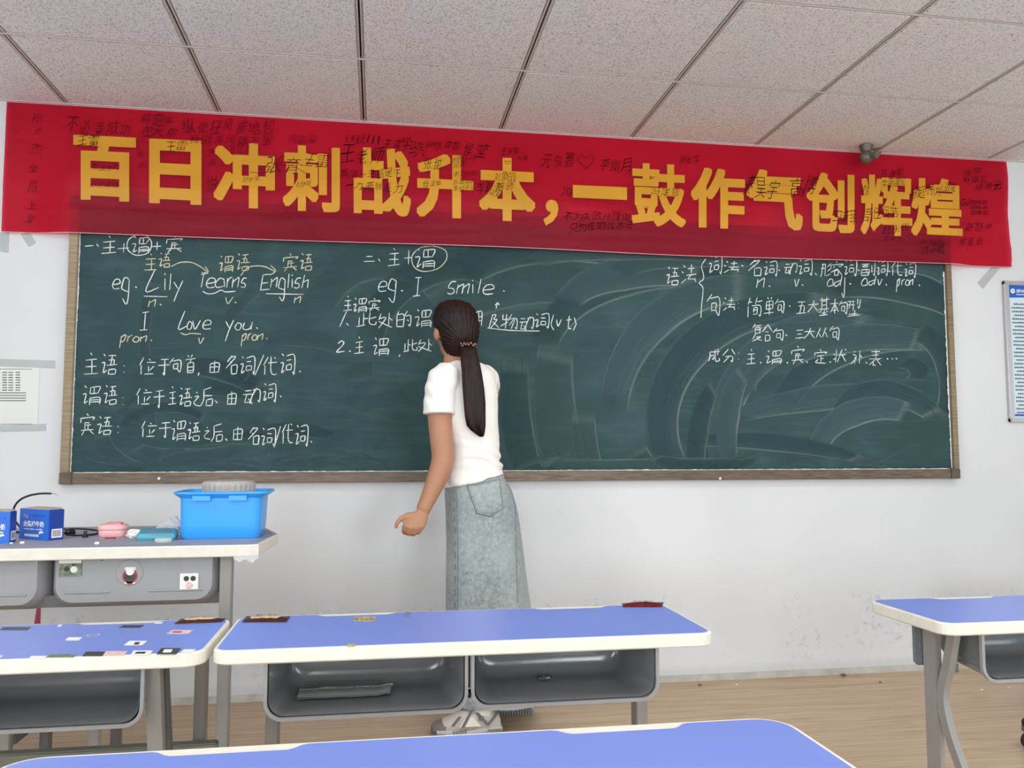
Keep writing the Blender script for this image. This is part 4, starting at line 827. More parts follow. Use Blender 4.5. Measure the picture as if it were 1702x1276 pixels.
# crumpled tissue
def crumple(c, sx, sy, sz, seed, amp=.35, nn=14):
    mb = MB(); rings = []
    for i in range(nn//2+1):
        th = PI*i/(nn//2); ring = []
        for k in range(nn):
            ph = 2*PI*k/nn; v = Vector((math.sin(th)*math.cos(ph), math.sin(th)*math.sin(ph), math.cos(th))); f = 1+amp*noise.noise(v*2.3+Vector((seed, 0, 0)))+amp*.5*noise.noise(v*6+Vector((0, seed, 0)))
            ring.append((c[0]+v.x*sx*f, c[1]+v.y*sy*f, max(BT+.0008, c[2]+v.z*sz*f)))
        rings.append(ring)
    return mb.loft(rings)
tag(obj('tissue', crumple((-.792, 2.965, BT+.013), .027, .018, .014, 3, .6), M['white']), 'crumpled white tissue between the pink case and teal pack', 'tissue')
tp = thing('tissue_pack', 'teal plastic tissue pack left of the blue basin', 'tissue pack', (-.703, 2.893, BT+.0006)); tp.rotation_euler.z = .05; tp.scale = (1.06, 1.0, 1.06)
b = MB(); b.loft([rr3(.104, .06, 0, .006), rr3(.112, .066, .008, .010), rr3(.112, .064, .02, .010), rr3(.100, .056, .027, .008)]); b.v = [(x, y, z+(.006*(y/.03) if z > .015 else 0)) for x, y, z in b.v]; obj('pack', b, M['teal'], tp, smooth=True)
b = MB(); b.loft([[(-.03, -.026, .0225), (.042, -.026, .0225), (.040, .004, .028), (-.028, .004, .028)], [(-.03, -.026, .0235), (.042, -.026, .0235), (.040, .004, .029), (-.028, .004, .029)]]); obj('label', b, mat('pack_label', (120, 130, 160), .4, noise_amt=.5, noise_scale=150), tp)
b = MB(); b.loft([rr3(.05, .05, 0, .024), rr3(.052, .052, .003, .025), rr3(.052, .052, .010, .025), rr3(.048, .048, .012, .023)]); tag(obj('tape_roll', turned(b, (-.668, 2.826, BT+.0008), 0), M['clear'], smooth=True), 'clear flat tape roll in front of the teal pack', 'tape roll')
tag(obj('plastic_bag', crumple((-.690, 3.02, BT+.018), .046, .032, .044, 8, .35, 20), M['film']), 'crumpled clear plastic bag behind the teal pack', 'bag')
# plastic film hanging from the front of the table by the leg
fl = MB(); rw = []
for j in range(5):
    rw.append([(-.432+.075*i/8, 2.6985-.004*j/4-.003*noise.noise(Vector((i, j*2, 2))), BT-.032-j*.0042*(1+.35*math.sin(i*1.3))*(1 if 1 < i < 7 else .6)) for i in range(9)])
tag(obj('plastic_film', fl.loft(rw, cap=False, closed=False), M['film']), 'torn clear film clinging under the side table corner below the basin', 'film')
# blue basin
bn = thing('blue_basin', 'bright blue plastic storage basin at the right end of the side table', 'basin', (-.503, 2.985, BT+.0006))
def rb3(x0, x1, y0, y1, z, r): return [(x, y, z) for x, y in rrect(x0, y0, x1, y1, r, 6)]
b = MB(); o_ = [rb3(-.116, .108, -.098, .072, 0, .02), rb3(-.122, .112, -.103, .077, .006, .024), rb3(-.125, .116, -.106, .08, .05, .026), rb3(-.127, .120, -.108, .084, .148, .028), rb3(-.130, .124, -.11, .086, .150, .028), rb3(-.137, .132, -.118, .094, .157, .03), rb3(-.143, .138, -.122, .098, .1625, .03), rb3(-.145, .140, -.124, .10, .164, .032), rb3(-.145, .140, -.124, .10, .170, .032), rb3(-.141, .136, -.120, .096, .172, .03),
     rb3(-.132, .127, -.112, .088, .168, .03), rb3(-.120, .116, -.103, .078, .150, .026), rb3(-.114, .110, -.098, .072, .01, .022)]
b.loft(o_); obj('body', b, M['bin'], bn, smooth=True)
for x in (-.082, .026): obj('lug', MB().box((x-.003, -.124, .1395), (x+.051, -.104, .157)), M['bin'], bn, bevel=.001)
gl = thing('ribbed_tub', 'grey ribbed round tub standing inside the blue basin', 'tub', (-.497, 2.972, BT+.014))
n = 56; b = MB()
def rib(r, z, a=.0015): return [(r*(1+a/r*(1 if k % 2 else -1))*math.cos(2*PI*k/n), r*(1+a/r*(1 if k % 2 else -1))*math.sin(2*PI*k/n), z) for k in range(n)]
b.loft([rib(.066, 0), rib(.078, .12), rib(.082, .172), rib(.081, .178, .0008), rib(.076, .186, 0), rib(.04, .19, 0)]); obj('tub_shell', b, M['greylid'], gl, smooth=False)
for o in (bn, gl): o.scale = (1.055, 1.0, .90 if o is bn else .925)

# stool behind the left desk
st = thing('metal_stool', 'grey metal stool frame half hidden behind the stickered desk', 'stool', (-.815, 2.5, 0)); L = (-.815, 2.5, 0)
for x, y in ((-.945, 2.42), (-.728, 2.42), (-.905, 2.58), (-.72, 2.58)): post(st, L, x, y, 0, .44, .013, .013, 'leg' if y < 2.5 else 'legd')
obj('seat', local(MB().box((-.97, 2.395, .44), (-.69, 2.61, .465)), L), M['legd'], st, bevel=.006)
for y in (2.42, 2.58): obj('rung', local(MB().box((-.93, y-.008, .19), (-.73, y+.008, .21)), L), M['legd'], st)
obj('rung', local(MB().box((-.945, 2.43, .325), (-.925, 2.57, .345)), L), M['legd'], st)

# chair caster at the right edge
cp = atZ(1712, 1244, 0); ch = thing('office_chair', 'dark wheeled chair base just entering at the right edge of the picture', 'chair', (cp.x, cp.y, 0))
w_ = MB(); w_.tube([(0, -.012, .028), (0, .012, .028)], [.028, .028], 20); w_.tube([(0, -.018, .028), (0, .018, .028)], [.022, .022], 20); obj('caster', w_, M['black'], ch, smooth=True)
w_ = MB(); w_.loft([[(-.022, -.02, .058), (-.022, .02, .058), (.02, .02, .058), (.02, -.02, .058)], [(-.02, -.018, .085), (-.02, .018, .085), (.022, .018, .09), (.022, -.018, .09)]]); obj('caster_fork', w_, M['legd'], ch, bevel=.006)
w_ = MB(); w_.loft([[(-.02, -.018, .075), (-.02, .018, .075), (-.02, .018, .105), (-.02, -.018, .105)], [(.56, -.03, .10), (.56, .03, .10), (.56, .03, .16), (.56, -.03, .16)]]); obj('base_arm', w_, M['black'], ch, bevel=.006)
w_ = MB(); w_.tube([(.56, 0, .09), (.56, 0, .46)], .03, 16); obj('gas_lift', w_, M['black'], ch, smooth=True)
w_ = MB(); w_.loft([rr3(.42, .42, .46, .08), rr3(.44, .44, .48, .09), rr3(.42, .42, .53, .08)]); w_.v = [(x+.56, y+.08, z) for x, y, z in w_.v]; obj('seat', w_, M['black'], ch, smooth=True)

# ---- on the desks
def quad_on(desk_, pxs, mat_, name, label=None, z=DZ+.0007, h=.0005):
    P = [atZ(x, y, z) for x, y in pxs]; lx, ly = desk_.location.x, desk_.location.y; b = MB()
    b.loft([[(p.x-lx, p.y-ly, z) for p in P], [(p.x-lx, p.y-ly, z+h) for p in P]]); return obj(name, b, mat_, desk_, label=label)
def rq(x0, y0, x1, y1, sl=8): return [(x0, y1), (x0+sl, y0), (x1+sl, y0), (x1, y1)]
for a, m_, lb in ((rq(0, 1042, 46, 1047, 6), 'st_k', 'dark picture sticker at the far left edge'), (rq(95, 1038, 101, 1041, 3), 'st_w', None), (rq(197, 1039, 232, 1043, 8), 'st_k', 'dark picture sticker on the far edge'), (rq(256, 1034, 268, 1036, 3), 'st_w', None),
              (rq(108, 1059, 131, 1064, 6), 'st_w', 'white leaf shaped sticker'), (rq(206, 1065, 236, 1072, 9), 'st_w', 'white slanted sticker with black mark'), (rq(276, 1047, 312, 1053, 10), 'st_p', 'pink and white slanted sticker'),
              (rq(137, 1083, 170, 1090, 6), 'st_k', 'dark sticker by the near edge, third from the right'), (rq(170, 1082, 206, 1089, 6), 'st_p', 'pinkish sticker by the near edge'), (rq(217, 1081, 249, 1088, 5), 'st_w', 'white sticker with dark figure by the near edge'),
              (rq(260, 1077, 293, 1087, 8), 'st_k', 'dark photo sticker by the near right corner'), (rq(300, 1079, 320, 1084, 6), 'st_w', None), (rq(78, 1087, 122, 1092, 6), 'st_g', 'greenish sticker by the near edge'), (rq(48, 1090, 74, 1094, 4), 'st_w', None), (rq(0, 1089, 3, 1092, 1), 'st_w', None)):
    quad_on(ldesk, a, M[m_], 'sticker', lb)
for a, m_ in (((222, 1067, 230, 1071), 'st_d'), ((224, 1083, 240, 1086), 'st_d'), ((270, 1079, 284, 1084), 'st_w'), ((286, 1049, 300, 1051), 'st_r')): quad_on(ldesk, rq(*a, 3), M[m_], 'sticker_mark', z=DZ+.0013, h=.0003)
rg = MB(); P = atZ(155, 1056, DZ); 
for k in range(20): pass
ring = [[(P.x-ldesk.location.x+r_*math.cos(2*PI*k/20), P.y-ldesk.location.y+r_*1.0*math.sin(2*PI*k/20), DZ+.0012) for k in range(20)] for r_ in (.013, .0105)]
obj('ring_sticker', MB().loft(ring, cap=False), M['st_w'], ldesk, label='thin white ring sticker')
quad_on(mid, rq(587, 1025, 622, 1032, 3), M['st_y'], 'sticker', 'tan sticker with black lettering on the far edge')
quad_on(mid, rq(577, 1070, 590, 1074, 1), M['st_y'], 'sticker', 'small tan sticker near the front edge')
quad_on(mid, rq(671, 1017, 680, 1025, 3), mat('grey_scuff', (110, 115, 150), .6), 'scuff', 'grey scuff mark')
mk = MB(); fit_text(mk, '学习上岸', (589, 1026.5, 621, 1030.5), lambda a, b: tuple(v-w_0 for v, w_0 in zip(atZ(a, b, DZ+.0014), (mid.location.x, mid.location.y, 0)))); obj('sticker_print', mk, M['st_d'], mid)
def wrapper(name, pxs, m1, m2, label, tilt=.003):
    z = DZ+.001; P = [atZ(x, y, z) for x, y in pxs]; c = sum(P, Vector())/4; t = thing(name, label, 'wrapper', (c.x, c.y, z))
    n = 12; a, b_, c2, d_ = [p-c for p in P]; rows_ = []
    for j in range(5):
        v = j/4; r = []
        for i in range(n+1):
            u = i/n; p = a.lerp(b_, u).lerp(d_.lerp(c2, u), v); r.append((p.x, p.y, .0008+.006*math.sin(PI*v)*math.sin(PI*u)**.4+.0025*abs(noise.noise(Vector((u*6, v*3, c.x*9))))))
        rows_.append(r)
    lo = [[(x, y, 0) for x, y, z_ in r] for r in rows_]
    mb = MB(); mb.loft(rows_, cap=False, closed=False); mb.loft([rows_[0], lo[0]], cap=False, closed=False); mb.loft([rows_[-1], lo[-1]], cap=False, closed=False); obj('pouch', mb, M[m1], t)
    rr = [[(x*.8, y*.62, z_+.0012) for x, y, z_ in r] for r in rows_]; obj('printed_face', MB().loft(rr, cap=False, closed=False), M[m2], t)
    pm = MB(); fx_ = a.lerp(b_, .5); 
    q = lambda u, v: tuple((lambda p: (p.x*.7, p.y*.5, .0105))(a.lerp(b_, u).lerp(d_.lerp(c2, u), v)))
    fit_text(pm, '香辣 豆干', (.15, .25, .85, .75), lambda u, v: q(u, 1-v), .01); obj('pouch_print', pm, M[m1], t)
    return t
wrapper('snack_wrapper', [(290, 1037), (368, 1034), (376, 1028), (300, 1029)], 'brown', 'tan', 'dark edged snack wrapper on the stickered desk far right corner')
wrapper('snack_wrapper', [(402, 1034), (476, 1034), (482, 1025), (409, 1024)], 'brown', 'tan', 'dark edged snack wrapper on the middle desk far left corner')
wrapper('snack_wrapper', [(1036, 1009), (1100, 1009), (1104, 1001), (1033, 1003)], 'wred', 'wred', 'dark red snack wrapper on the middle desk far right corner')

# sheet of paper in left tray
tz = .5700
ps = thing('paper_sheet', 'thin creased printed sheets lying in the left tray of the middle desk', 'paper', (0, 1.85, tz))
Pq = [atZ(x, y, tz+.003) for x, y in ((474, 1163), (648, 1155), (653, 1128), (484, 1129))]
def sheet(dz, jig):
    rws = []
    for j in range(7):
        v = j/6; r = []
        for i in range(17):
            u = i/16; p = Pq[0].lerp(Pq[1], u).lerp(Pq[3].lerp(Pq[2], u), v); r.append((max(p.x, -.160), min(p.y, 1.895)-1.85, dz+.002*noise.noise(Vector((u*4, v*3, jig)))+.0035*v*v+(.003 if u > .9 else 0)))
        rws.append(r)
    return MB().loft(rws, cap=False, closed=False)
obj('sheet', sheet(.0035, 1), mat('thin_paper', (176, 180, 178), .8), ps); obj('sheet', sheet(.0062, 3), mat('thin_paper_top', (162, 166, 165), .8), ps)
mk = MB()
for r_ in range(6):
    for c2 in range(24):
        u, v = .14+.78*c2/24, .18+.12*r_; p = Pq[0].lerp(Pq[1], u).lerp(Pq[3].lerp(Pq[2], u), v); mk.box((p.x, p.y-1.85, .011), (p.x+.005, p.y-1.85+.0045*rr_.random()+.002, .0112))
obj('faint_print', mk, mat('faint_print', (112, 114, 116), .8), ps)
for px, py, s, lb in ((905, 1126, .018, 'crumpled foil scrap in the middle of the right tray'), (1001, 1111, .009, 'small foil scrap at the back of the right tray')):
    tz2 = .575; p = atZ(px, py, tz2+.004); c = MB(); rings = []
    for i in range(6):
        th = PI*i/5; rings.append([(p.x+s*math.sin(th)*math.cos(ph)*(1+.5*noise.noise(Vector((i, ph, px)))), p.y+s*.5*math.sin(th)*math.sin(ph), tz2+s*.28+s*.35*math.cos(th)*(1+.5*noise.noise(Vector((ph, i, px))))) for ph in [2*PI*k/9 for k in range(9)]])
    o = tag(obj('foil_scrap', c.loft(rings), mat('foil', (130, 134, 140), .2, metal=.9)), lb, 'scrap')

# crumbs on the floor
for k, (px, py, s, m_, lb) in enumerate(((1402, 1123, .012, 'crumb', 'brown crumb against the wall foot between the desks'), (1463, 1134, .006, 'crumb', 'tiny dark crumb on the floor left of the right desk'), (1163, 1139, .008, 'crumb', 'small grey crumb on the floor right of the middle desk'), (1632, 1147, .006, 'white', 'white chalk crumb on the floor behind the right desk, left one'), (1677, 1143, .005, 'white', 'white chalk crumb on the floor behind the right desk, right one'), (1224, 1138, .005, 'white', 'tiny white chalk crumb near the wall right of the middle desk'))):
    p = atZ(px, py, 0); c = MB(); c.lathe([(s*.5, .0002), (s*.9, s*.3), (s*.6, s*.8), (s*.1, s)], (p.x, min(p.y, 3.84), 0), 7, sx=1.3); tag(obj('floor_crumb', c, M[m_]), lb, 'crumb')

# ================================================================== THE TEACHER
pr = thing('person', 'woman in white T-shirt and long denim skirt, seen from behind, writing on the board', 'person', (.42, 3.42, 0)); PO = (.42, 3.42, 0)
def sup(c, hx, hy, n=28, rot=0, p=2.3):
    out = []
    for k in range(n):
        a = 2*PI*k/n; ca, sa = math.cos(a), math.sin(a); x = hx*math.copysign(abs(ca)**(2/p), ca); y = hy*math.copysign(abs(sa)**(2/p), sa)
        out.append((c[0]+x*math.cos(rot)-y*math.sin(rot), c[1]+x*math.sin(rot)+y*math.cos(rot), c[2]))
    return out
def remesh(mb, name, m, vox, parent, smooth_it=6, disp=None, label=None):
    me = bpy.data.meshes.new(name); me.from_pydata([tuple(v) for v in mb.v], [], mb.f)
    bm = bmesh.new(); bm.from_mesh(me); bmesh.ops.recalc_face_normals(bm, faces=bm.faces); bm.to_mesh(me); bm.free()
    o = bpy.data.objects.new(name+'_raw', me); COL.objects.link(o)
    r = o.modifiers.new('r', 'REMESH'); r.mode = 'VOXEL'; r.voxel_size = vox
    s = o.modifiers.new('s', 'SMOOTH'); s.factor = .5; s.iterations = smooth_it
    dg = bpy.context.evaluated_depsgraph_get(); nm = bpy.data.meshes.new_from_object(o.evaluated_get(dg)); bpy.data.objects.remove(o)
    nm.name = name
    if disp:
        nrm = [v.normal.copy() for v in nm.vertices]
        for v, q in zip(nm.vertices, nrm): v.co += q*disp(v.co)
    for v in nm.vertices: v.co -= Vector(PO)
    nm.materials.clear(); nm.materials.append(m); nm.polygons.foreach_set('use_smooth', [True]*len(nm.polygons))
    o = bpy.data.objects.new(name, nm); COL.objects.link(o); o.parent = parent
    if label: o['label'] = label
    return o
def ell(mb, c, rx, ry, rz, n=16, rot=0):
    c = Vector(c); rings = []
    for i in range(1, n):
        th = PI*i/n; rings.append([c+Vector((rx*math.sin(th)*math.cos(ph), ry*math.sin(th)*math.sin(ph), rz*math.cos(th))) for ph in [2*PI*k/n for k in range(n)]])
    if rot:
        R_ = Matrix.Rotation(rot, 3, 'Z'); rings = [[c+R_ @ (p-c) for p in r] for r in rings]
    return mb.loft(rings)
A = lambda x, y, Y: tuple(atY(x, y, Y))
# silhouette rows of the shirt: left px, right px, row, depth Y, half depth
TOR = [(737, 834, 806, 3.42, .108), (739, 833, 792, 3.42, .110), (742, 831, 770, 3.42, .104), (744, 829, 745, 3.42, .100), (736, 828, 722, 3.42, .102), (720, 827, 702, 3.425, .108), (716, 827, 680, 3.43, .108), (718, 826, 655, 3.435, .106), (720, 824, 635, 3.44, .098), (726, 820, 618, 3.445, .085), (736, 806, 606, 3.45, .066), (744, 790, 599, 3.455, .052)]
def ring_of(l, r, y, Y, hy, grow=0, tilt=0):
    a, b = atY(l, y, Y), atY(r, y, Y); q = sup(((a.x+b.x)/2, Y, a.z), (b.x-a.x)/2+grow, hy+grow); return [(u, v, w_+tilt*(u-(a.x+b.x)/2)) for u, v, w_ in q]
body = MB()
body.loft([ring_of(*t, grow=-.010) for t in TOR])
# neck and head: she looks past the board to her left
HC = atY(757, 549, 3.47); fd = Vector((-.20, .97, -.12)).normalized()
body.tube([atY(760, 612, 3.45), atY(756, 590, 3.455), atY(754, 572, 3.46)], [.062, .047, .05], 18)
ell(body, HC+Vector((0, 0, .0)), .078, .088, .108, 18, math.atan2(fd.y, fd.x)-PI/2)
jaw = HC+fd*.035+Vector((0, 0, -.055)); ell(body, jaw, .056, .062, .06, 16, math.atan2(fd.y, fd.x)-PI/2)
side = Vector((-fd.y, fd.x, 0)).normalized()          # her left
chin = HC+fd*.068+Vector((0, 0, -.104)); ell(body, chin, .022, .020, .018, 12)
nose = HC+fd*.098+Vector((0, 0, -.028)); body.tube([HC+fd*.085+Vector((0, 0, .012)), nose+fd*.008, nose-fd*.012+Vector((0, 0, -.008))], [.007, .0125, .008], 10)
for s in (1, -1):
    ear = HC+side*.085*s-fd*.016+Vector((0, 0, -.020)); ell(body, ear, .012, .017, .031, 12, math.atan2(fd.y, fd.x)-PI/2+.35*s)
    ell(body, HC+side*.035*s+fd*.066+Vector((0, 0, -.03)), .024, .02, .024, 10)
ell(body, HC+fd*.086+Vector((0, 0, -.066)), .02, .012, .010, 10, math.atan2(fd.y, fd.x)-PI/2)
# left arm
SHL = atY(732, 632, 3.335); ELL_ = atY(736, 765, 3.30); WRL = atY(703, 848, 3.262)
arm = [SHL, atY(731, 690, 3.325), atY(734, 735, 3.31), ELL_, atY(724, 800, 3.285), atY(711, 830, 3.27), WRL]
body.tube(crs(arm, 4), [.047-.0*i for i in range(1)]*0 or [(.044, .047, .049, .049, .049, .048, .047, .046, .0455, .045, .045, .0455, .0455, .0445, .043, .041, .039, .037, .035, .033, .0315, .030, .029, .0285, .028)[min(i, 24)] for i in range(len(crs(arm, 4)))], 18)
# left hand: palm, four curled fingers, thumb
K = [atY(x, y, 3.235) for x, y in ((674, 878), (681, 882), (689, 883), (697, 880))]
pal = MB()
def palm(w0, ks, back):
    a = w0; mid_ = (ks[0]+ks[3])/2; d_ = (mid_-a); ax = (ks[3]-ks[0]).normalized(); nn = ax.cross(d_.normalized()).normalized(); rg = []
    for t, hw, hh in ((-.12, .024, .021), (.1, .026, .021), (.35, .034, .020), (.65, .041, .019), (.9, .043, .017), (1.02, .040, .014)):
        c = a+d_*t; rg.append([c+ax*hw*math.cos(q)+nn*hh*math.sin(q) for q in [2*PI*k/16 for k in range(16)]])
    body.loft(rg)
palm(WRL, K, 1)
for i, k in enumerate(K):
    ln_ = (.034, .038, .035, .028)[i]; dn = Vector((-.10, .35, -.9)).normalized()
    m1 = k+dn*.006+Vector((0, .004, 0)); m2 = m1+Vector((-.004, ln_*.75, -.010)); m3 = m2+Vector((.004, .004, .024)); 
    body.tube([k-dn*.018, m1, m2, m3, m3+Vector((.006, -.012, .006))], [.0105, .0110, .0098, .0088, .0075], 12)
# index finger a little apart, thumb pointing down and out
ix = atY(675, 868, 3.24); body.tube([ix, atY(672, 876, 3.245), atY(670.5, 884, 3.255), atY(673, 886, 3.275)], [.0105, .0095, .0088, .0078], 12)
body.tube([atY(690, 857, 3.25), atY(677, 857, 3.248), atY(666, 862, 3.243), atY(659.5, 869, 3.238), atY(658, 878, 3.238)], [.015, .013, .0100, .0085, .0072], 12)
# right arm, raised to the board in front of her
SHR = atY(806, 632, 3.51); ELR = Vector((.487, 3.655, 1.345)); WRR = Vector((.378, 3.750, 1.525))
ra = [SHR, (SHR+ELR)/2, ELR, (ELR+WRR)/2, WRR]; body.tube(crs(ra, 4), [.050-.0014*i for i in range(17)], 16)
hd = Vector((.345, 3.790, 1.565)); body.tube([WRR, WRR.lerp(hd, .5), hd], [.026, .031, .027], 14)
for i in range(4):
    b0 = hd+Vector((-.014+.012*i, -.004, .012-.010*i)); body.tube([hd-Vector((0, .01, 0)), b0+Vector((-.012, .010, .006)), b0+Vector((-.030, .022, -.004)), b0+Vector((-.034, .024, -.020))], [.011, .0105, .0092, .008], 10)
body.tube([hd+Vector((0, 0, -.015)), hd+Vector((-.02, .006, -.026)), hd+Vector((-.036, .018, -.024))], [.013, .011, .0085], 10)
# legs (under the skirt) down to the ankles
for hx_, hyy, kx, ky, ax_, ay in ((.395, 3.385, .39, 3.37, .413, 3.304), (.45, 3.455, .49, 3.47, .582, 3.546)):
    body.tube(crs([(hx_, hyy, .84), (hx_+.01, (hyy+ky)/2, .70), (kx, ky, .49), (kx+.015, ky, .33), (ax_, ay, .09), (ax_, ay, .05)], 3), [.062, .066, .066, .064, .060, .056, .054, .052, .050, .047, .044, .040, .036, .032, .031, .030], 16)
remesh(body, 'body', M['skin'], .0042, pr, 4)
for s in (1, -1):
    e = MB(); ec = HC+fd*.079+side*.032*s+Vector((0, 0, .0)); ell(e, ec, .010, .008, .006, 10, math.atan2(fd.y, fd.x)-PI/2); obj('eye', local(e, PO), M['eye'], pr, smooth='all')
e = MB(); ell(e, HC+fd*.096+Vector((0, 0, -.068)), .018, .006, .006, 10, math.atan2(fd.y, fd.x)-PI/2); obj('lips', local(e, PO), M['lips'], pr, smooth='all')

# T-shirt
sh = MB(); sh.loft([ring_of(738, 835, 799, 3.42, .112, .005, .24), ring_of(739, 834, 789, 3.42, .110, .003, .17), ring_of(742, 831, 770, 3.42, .104, .002, .08)]+[ring_of(*t, grow=.002) for t in TOR[3:-1]]+[ring_of(744, 792, 601, 3.452, .056, .002)])
ell(sh, atY(741, 699, 3.475), .075, .085, .062, 16)       # chest, turned away
slv = [atY(745, 618, 3.37), atY(737, 628, 3.345), atY(731, 650, 3.325), atY(730, 672, 3.32), atY(730, 688, 3.318)]
sh.tube(slv, [.050, .0605, .0610, .0605, .0635], 22)
sh.tube([atY(800, 622, 3.48), atY(806, 630, 3.51), (SHR+ELR)/2+Vector((-.004, -.01, .0))], [.052, .060, .058], 20)
def wr_(p):
    w = 0.0; q = p+Vector((0, 0, 0))
    lo = max(0, min(1, (1.17-p.z)/.12))*(1 if p.z > .945 else .6)
    w += .0070*lo*math.sin(p.z*150+7*noise.noise(Vector((p.x*7, p.y*7, p.z*10)))+p.x*22)*(.5+noise.noise(Vector((p.x*8, 3, p.z*12))))
    w += .0055*noise.noise(Vector((p.x*13, p.y*13, p.z*13)))*.6
    up_ = max(0, min(1, (p.z-1.2)/.1))
    w += .0030*up_*math.sin((p.x*1.0+p.z*.75)*90+5*noise.noise(p*6))*(.4+noise.noise(p*9))
    return w
shirt = remesh(sh, 'tshirt', M['shirt'], .0048, pr, 5, wr_)
# hems
def band(rs_, name, m, par=pr, r=.0022):
    b = MB(); b.tube(rs_+[rs_[0]], r, 6); return obj(name, local(b, PO), m, par, smooth=True)

# skirt
SK = [(745, 831, 772, .092), (741, 838, 796, .104), (739, 850, 818, .118), (740, 858, 842, .128), (741, 862, 866, .134), (742, 866, 900, .140), (741, 872, 950, .150), (740, 880, 1005, .160), (742, 888, 1060, .168), (744, 896, 1120, .176), (748, 900, 1161, .182)]
def skp(t, k):                                # t 0..1 down, k angle
    f = t*(len(SK)-1); i = min(int(f), len(SK)-2); u = f-i; a, b = SK[i], SK[i+1]; q = [a[j]+(b[j]-a[j])*u for j in range(4)]
    l, r = atY(q[0], q[2], 3.42), atY(q[1], q[2], 3.42); hx = (r.x-l.x)/2; hy = q[3]
    ca, sa = math.cos(k), math.sin(k); e_ = 2/2.25; fo = 1+t*.035*math.sin(k*5+1)+.012*noise.noise(Vector((ca*2, sa*2, t*5)))
    return Vector(((l.x+r.x)/2+hx*fo*math.copysign(abs(ca)**e_, ca), 3.42+hy*fo*math.copysign(abs(sa)**e_, sa), l.z))
NK = 72; rows_ = [[skp(j/40, 2*PI*k/NK) for k in range(NK)] for j in range(41)]
inner = [[skp(1-j/40, 2*PI*k/NK)*1.0 for k in range(NK)] for j in range(41)]
inner = [[Vector((.42+(p.x-.42)*.975, 3.42+(p.y-3.42)*.975, p.z+.001)) for p in r] for r in inner]
skt = obj('denim_skirt', local(MB().loft(rows_+inner, cap=True), PO), M['denim'], pr, smooth=True)
# outward offset curve on the skirt in (t, angle)
def skc(pts, name, m, w=.003, off=.0025, dash_=False):
    P = []
    for (t0, k0), (t1, k1) in zip(pts, pts[1:]):
        for s in range(10): P.append((t0+(t1-t0)*s/10, k0+(k1-k0)*s/10))
    P.append(pts[-1]); V = []
    for t, k in P:
        p = skp(t, k); c = Vector((.42, 3.42, p.z)); d_ = (p-c).normalized(); V.append(p+d_*off)
    b = MB()
    if dash_:
        for a, c in zip(V[::2], V[1::2]): b.tube([a, c], w, 5)
    else: b.tube(V, w, 6)
    return obj(name, local(b, PO), m, skt)
def kx(px, t):                                # angle on the camera side whose point shows at photo column px
    best = min(range(181, 360), key=lambda a: abs(project_x(skp(t, math.radians(a)))-px)); return math.radians(best)
def project_x(p):
    v = p-Vector((0, 0, CAMZ)); return 851+FPX*v.dot(RT)/v.dot(FW)
def project_y(p):
    v = p-Vector((0, 0, CAMZ)); return 638-FPX*v.dot(UP)/v.dot(FW)
def tk(px, py):
    t = min([i/200 for i in range(201)], key=lambda t_: abs(project_y(skp(t_, math.radians(270)))-py)); return (t, kx(px, t))
pk = [tk(779, 805), tk(831, 797), tk(834, 842), tk(818, 856), tk(794, 852)]
pv = []
gb = MB(); GN = 8
quad_ = [(777, 806), (829, 797), (835, 845), (793, 853)]
rws = []
for j in range(GN+1):
    v = j/GN; r = []
    for i in range(GN+1):
        u = i/GN; x = (quad_[0][0]*(1-u)+quad_[1][0]*u)*(1-v)+(quad_[3][0]*(1-u)+quad_[2][0]*u)*v
        y = (quad_[0][1]*(1-u)+quad_[1][1]*u)*(1-v)+(quad_[3][1]*(1-u)+quad_[2][1]*u)*v+(9*(1-abs(2*u-1))*max(0, (v-.6)/.4))
        t, k = tk(x, y); p = skp(t, k); d_ = Vector((p.x-.42, p.y-3.42, 0)).normalized(); r.append(p+d_*.0035)
    rws.append(r)
pocket = obj('back_pocket', local(MB().loft(rws, cap=False, closed=False), PO), M['denim'], skt, smooth='all')
bord = rws[0]+[r[-1] for r in rws[1:]]+rws[-1][::-1][1:]+[r[0] for r in rws[::-1][1:]]
b = MB(); b.tube(bord, .0016, 5); obj('pocket_edge', local(b, PO), M['thread'], skt)
cen = sum(bord, Vector())/len(bord); b = MB(); b.tube([p.lerp(cen, .11)+Vector((0, -.001, 0)) for p in bord], .0011, 5); obj('pocket_stitching', local(b, PO), M['thread'], skt)
b = MB(); b.tube([p+Vector((0, -.001, -.011)) for p in rws[0]], .0011, 5); obj('pocket_stitching', local(b, PO), M['thread'], skt)
skc([tk(755, 812), tk(757, 900), tk(757, 1005), tk(757, 1100)], 'side_seam', M['thread'], .0016, .0025, True)
skc([tk(759, 812), tk(761, 900), tk(761, 1005), tk(761, 1100)], 'side_seam', M['denimd'], .0022, .0012)
skc([tk(852, 806), tk(856, 860), tk(858, 930), tk(860, 1005)], 'back_seam', M['denimd'], .0018, .0015)

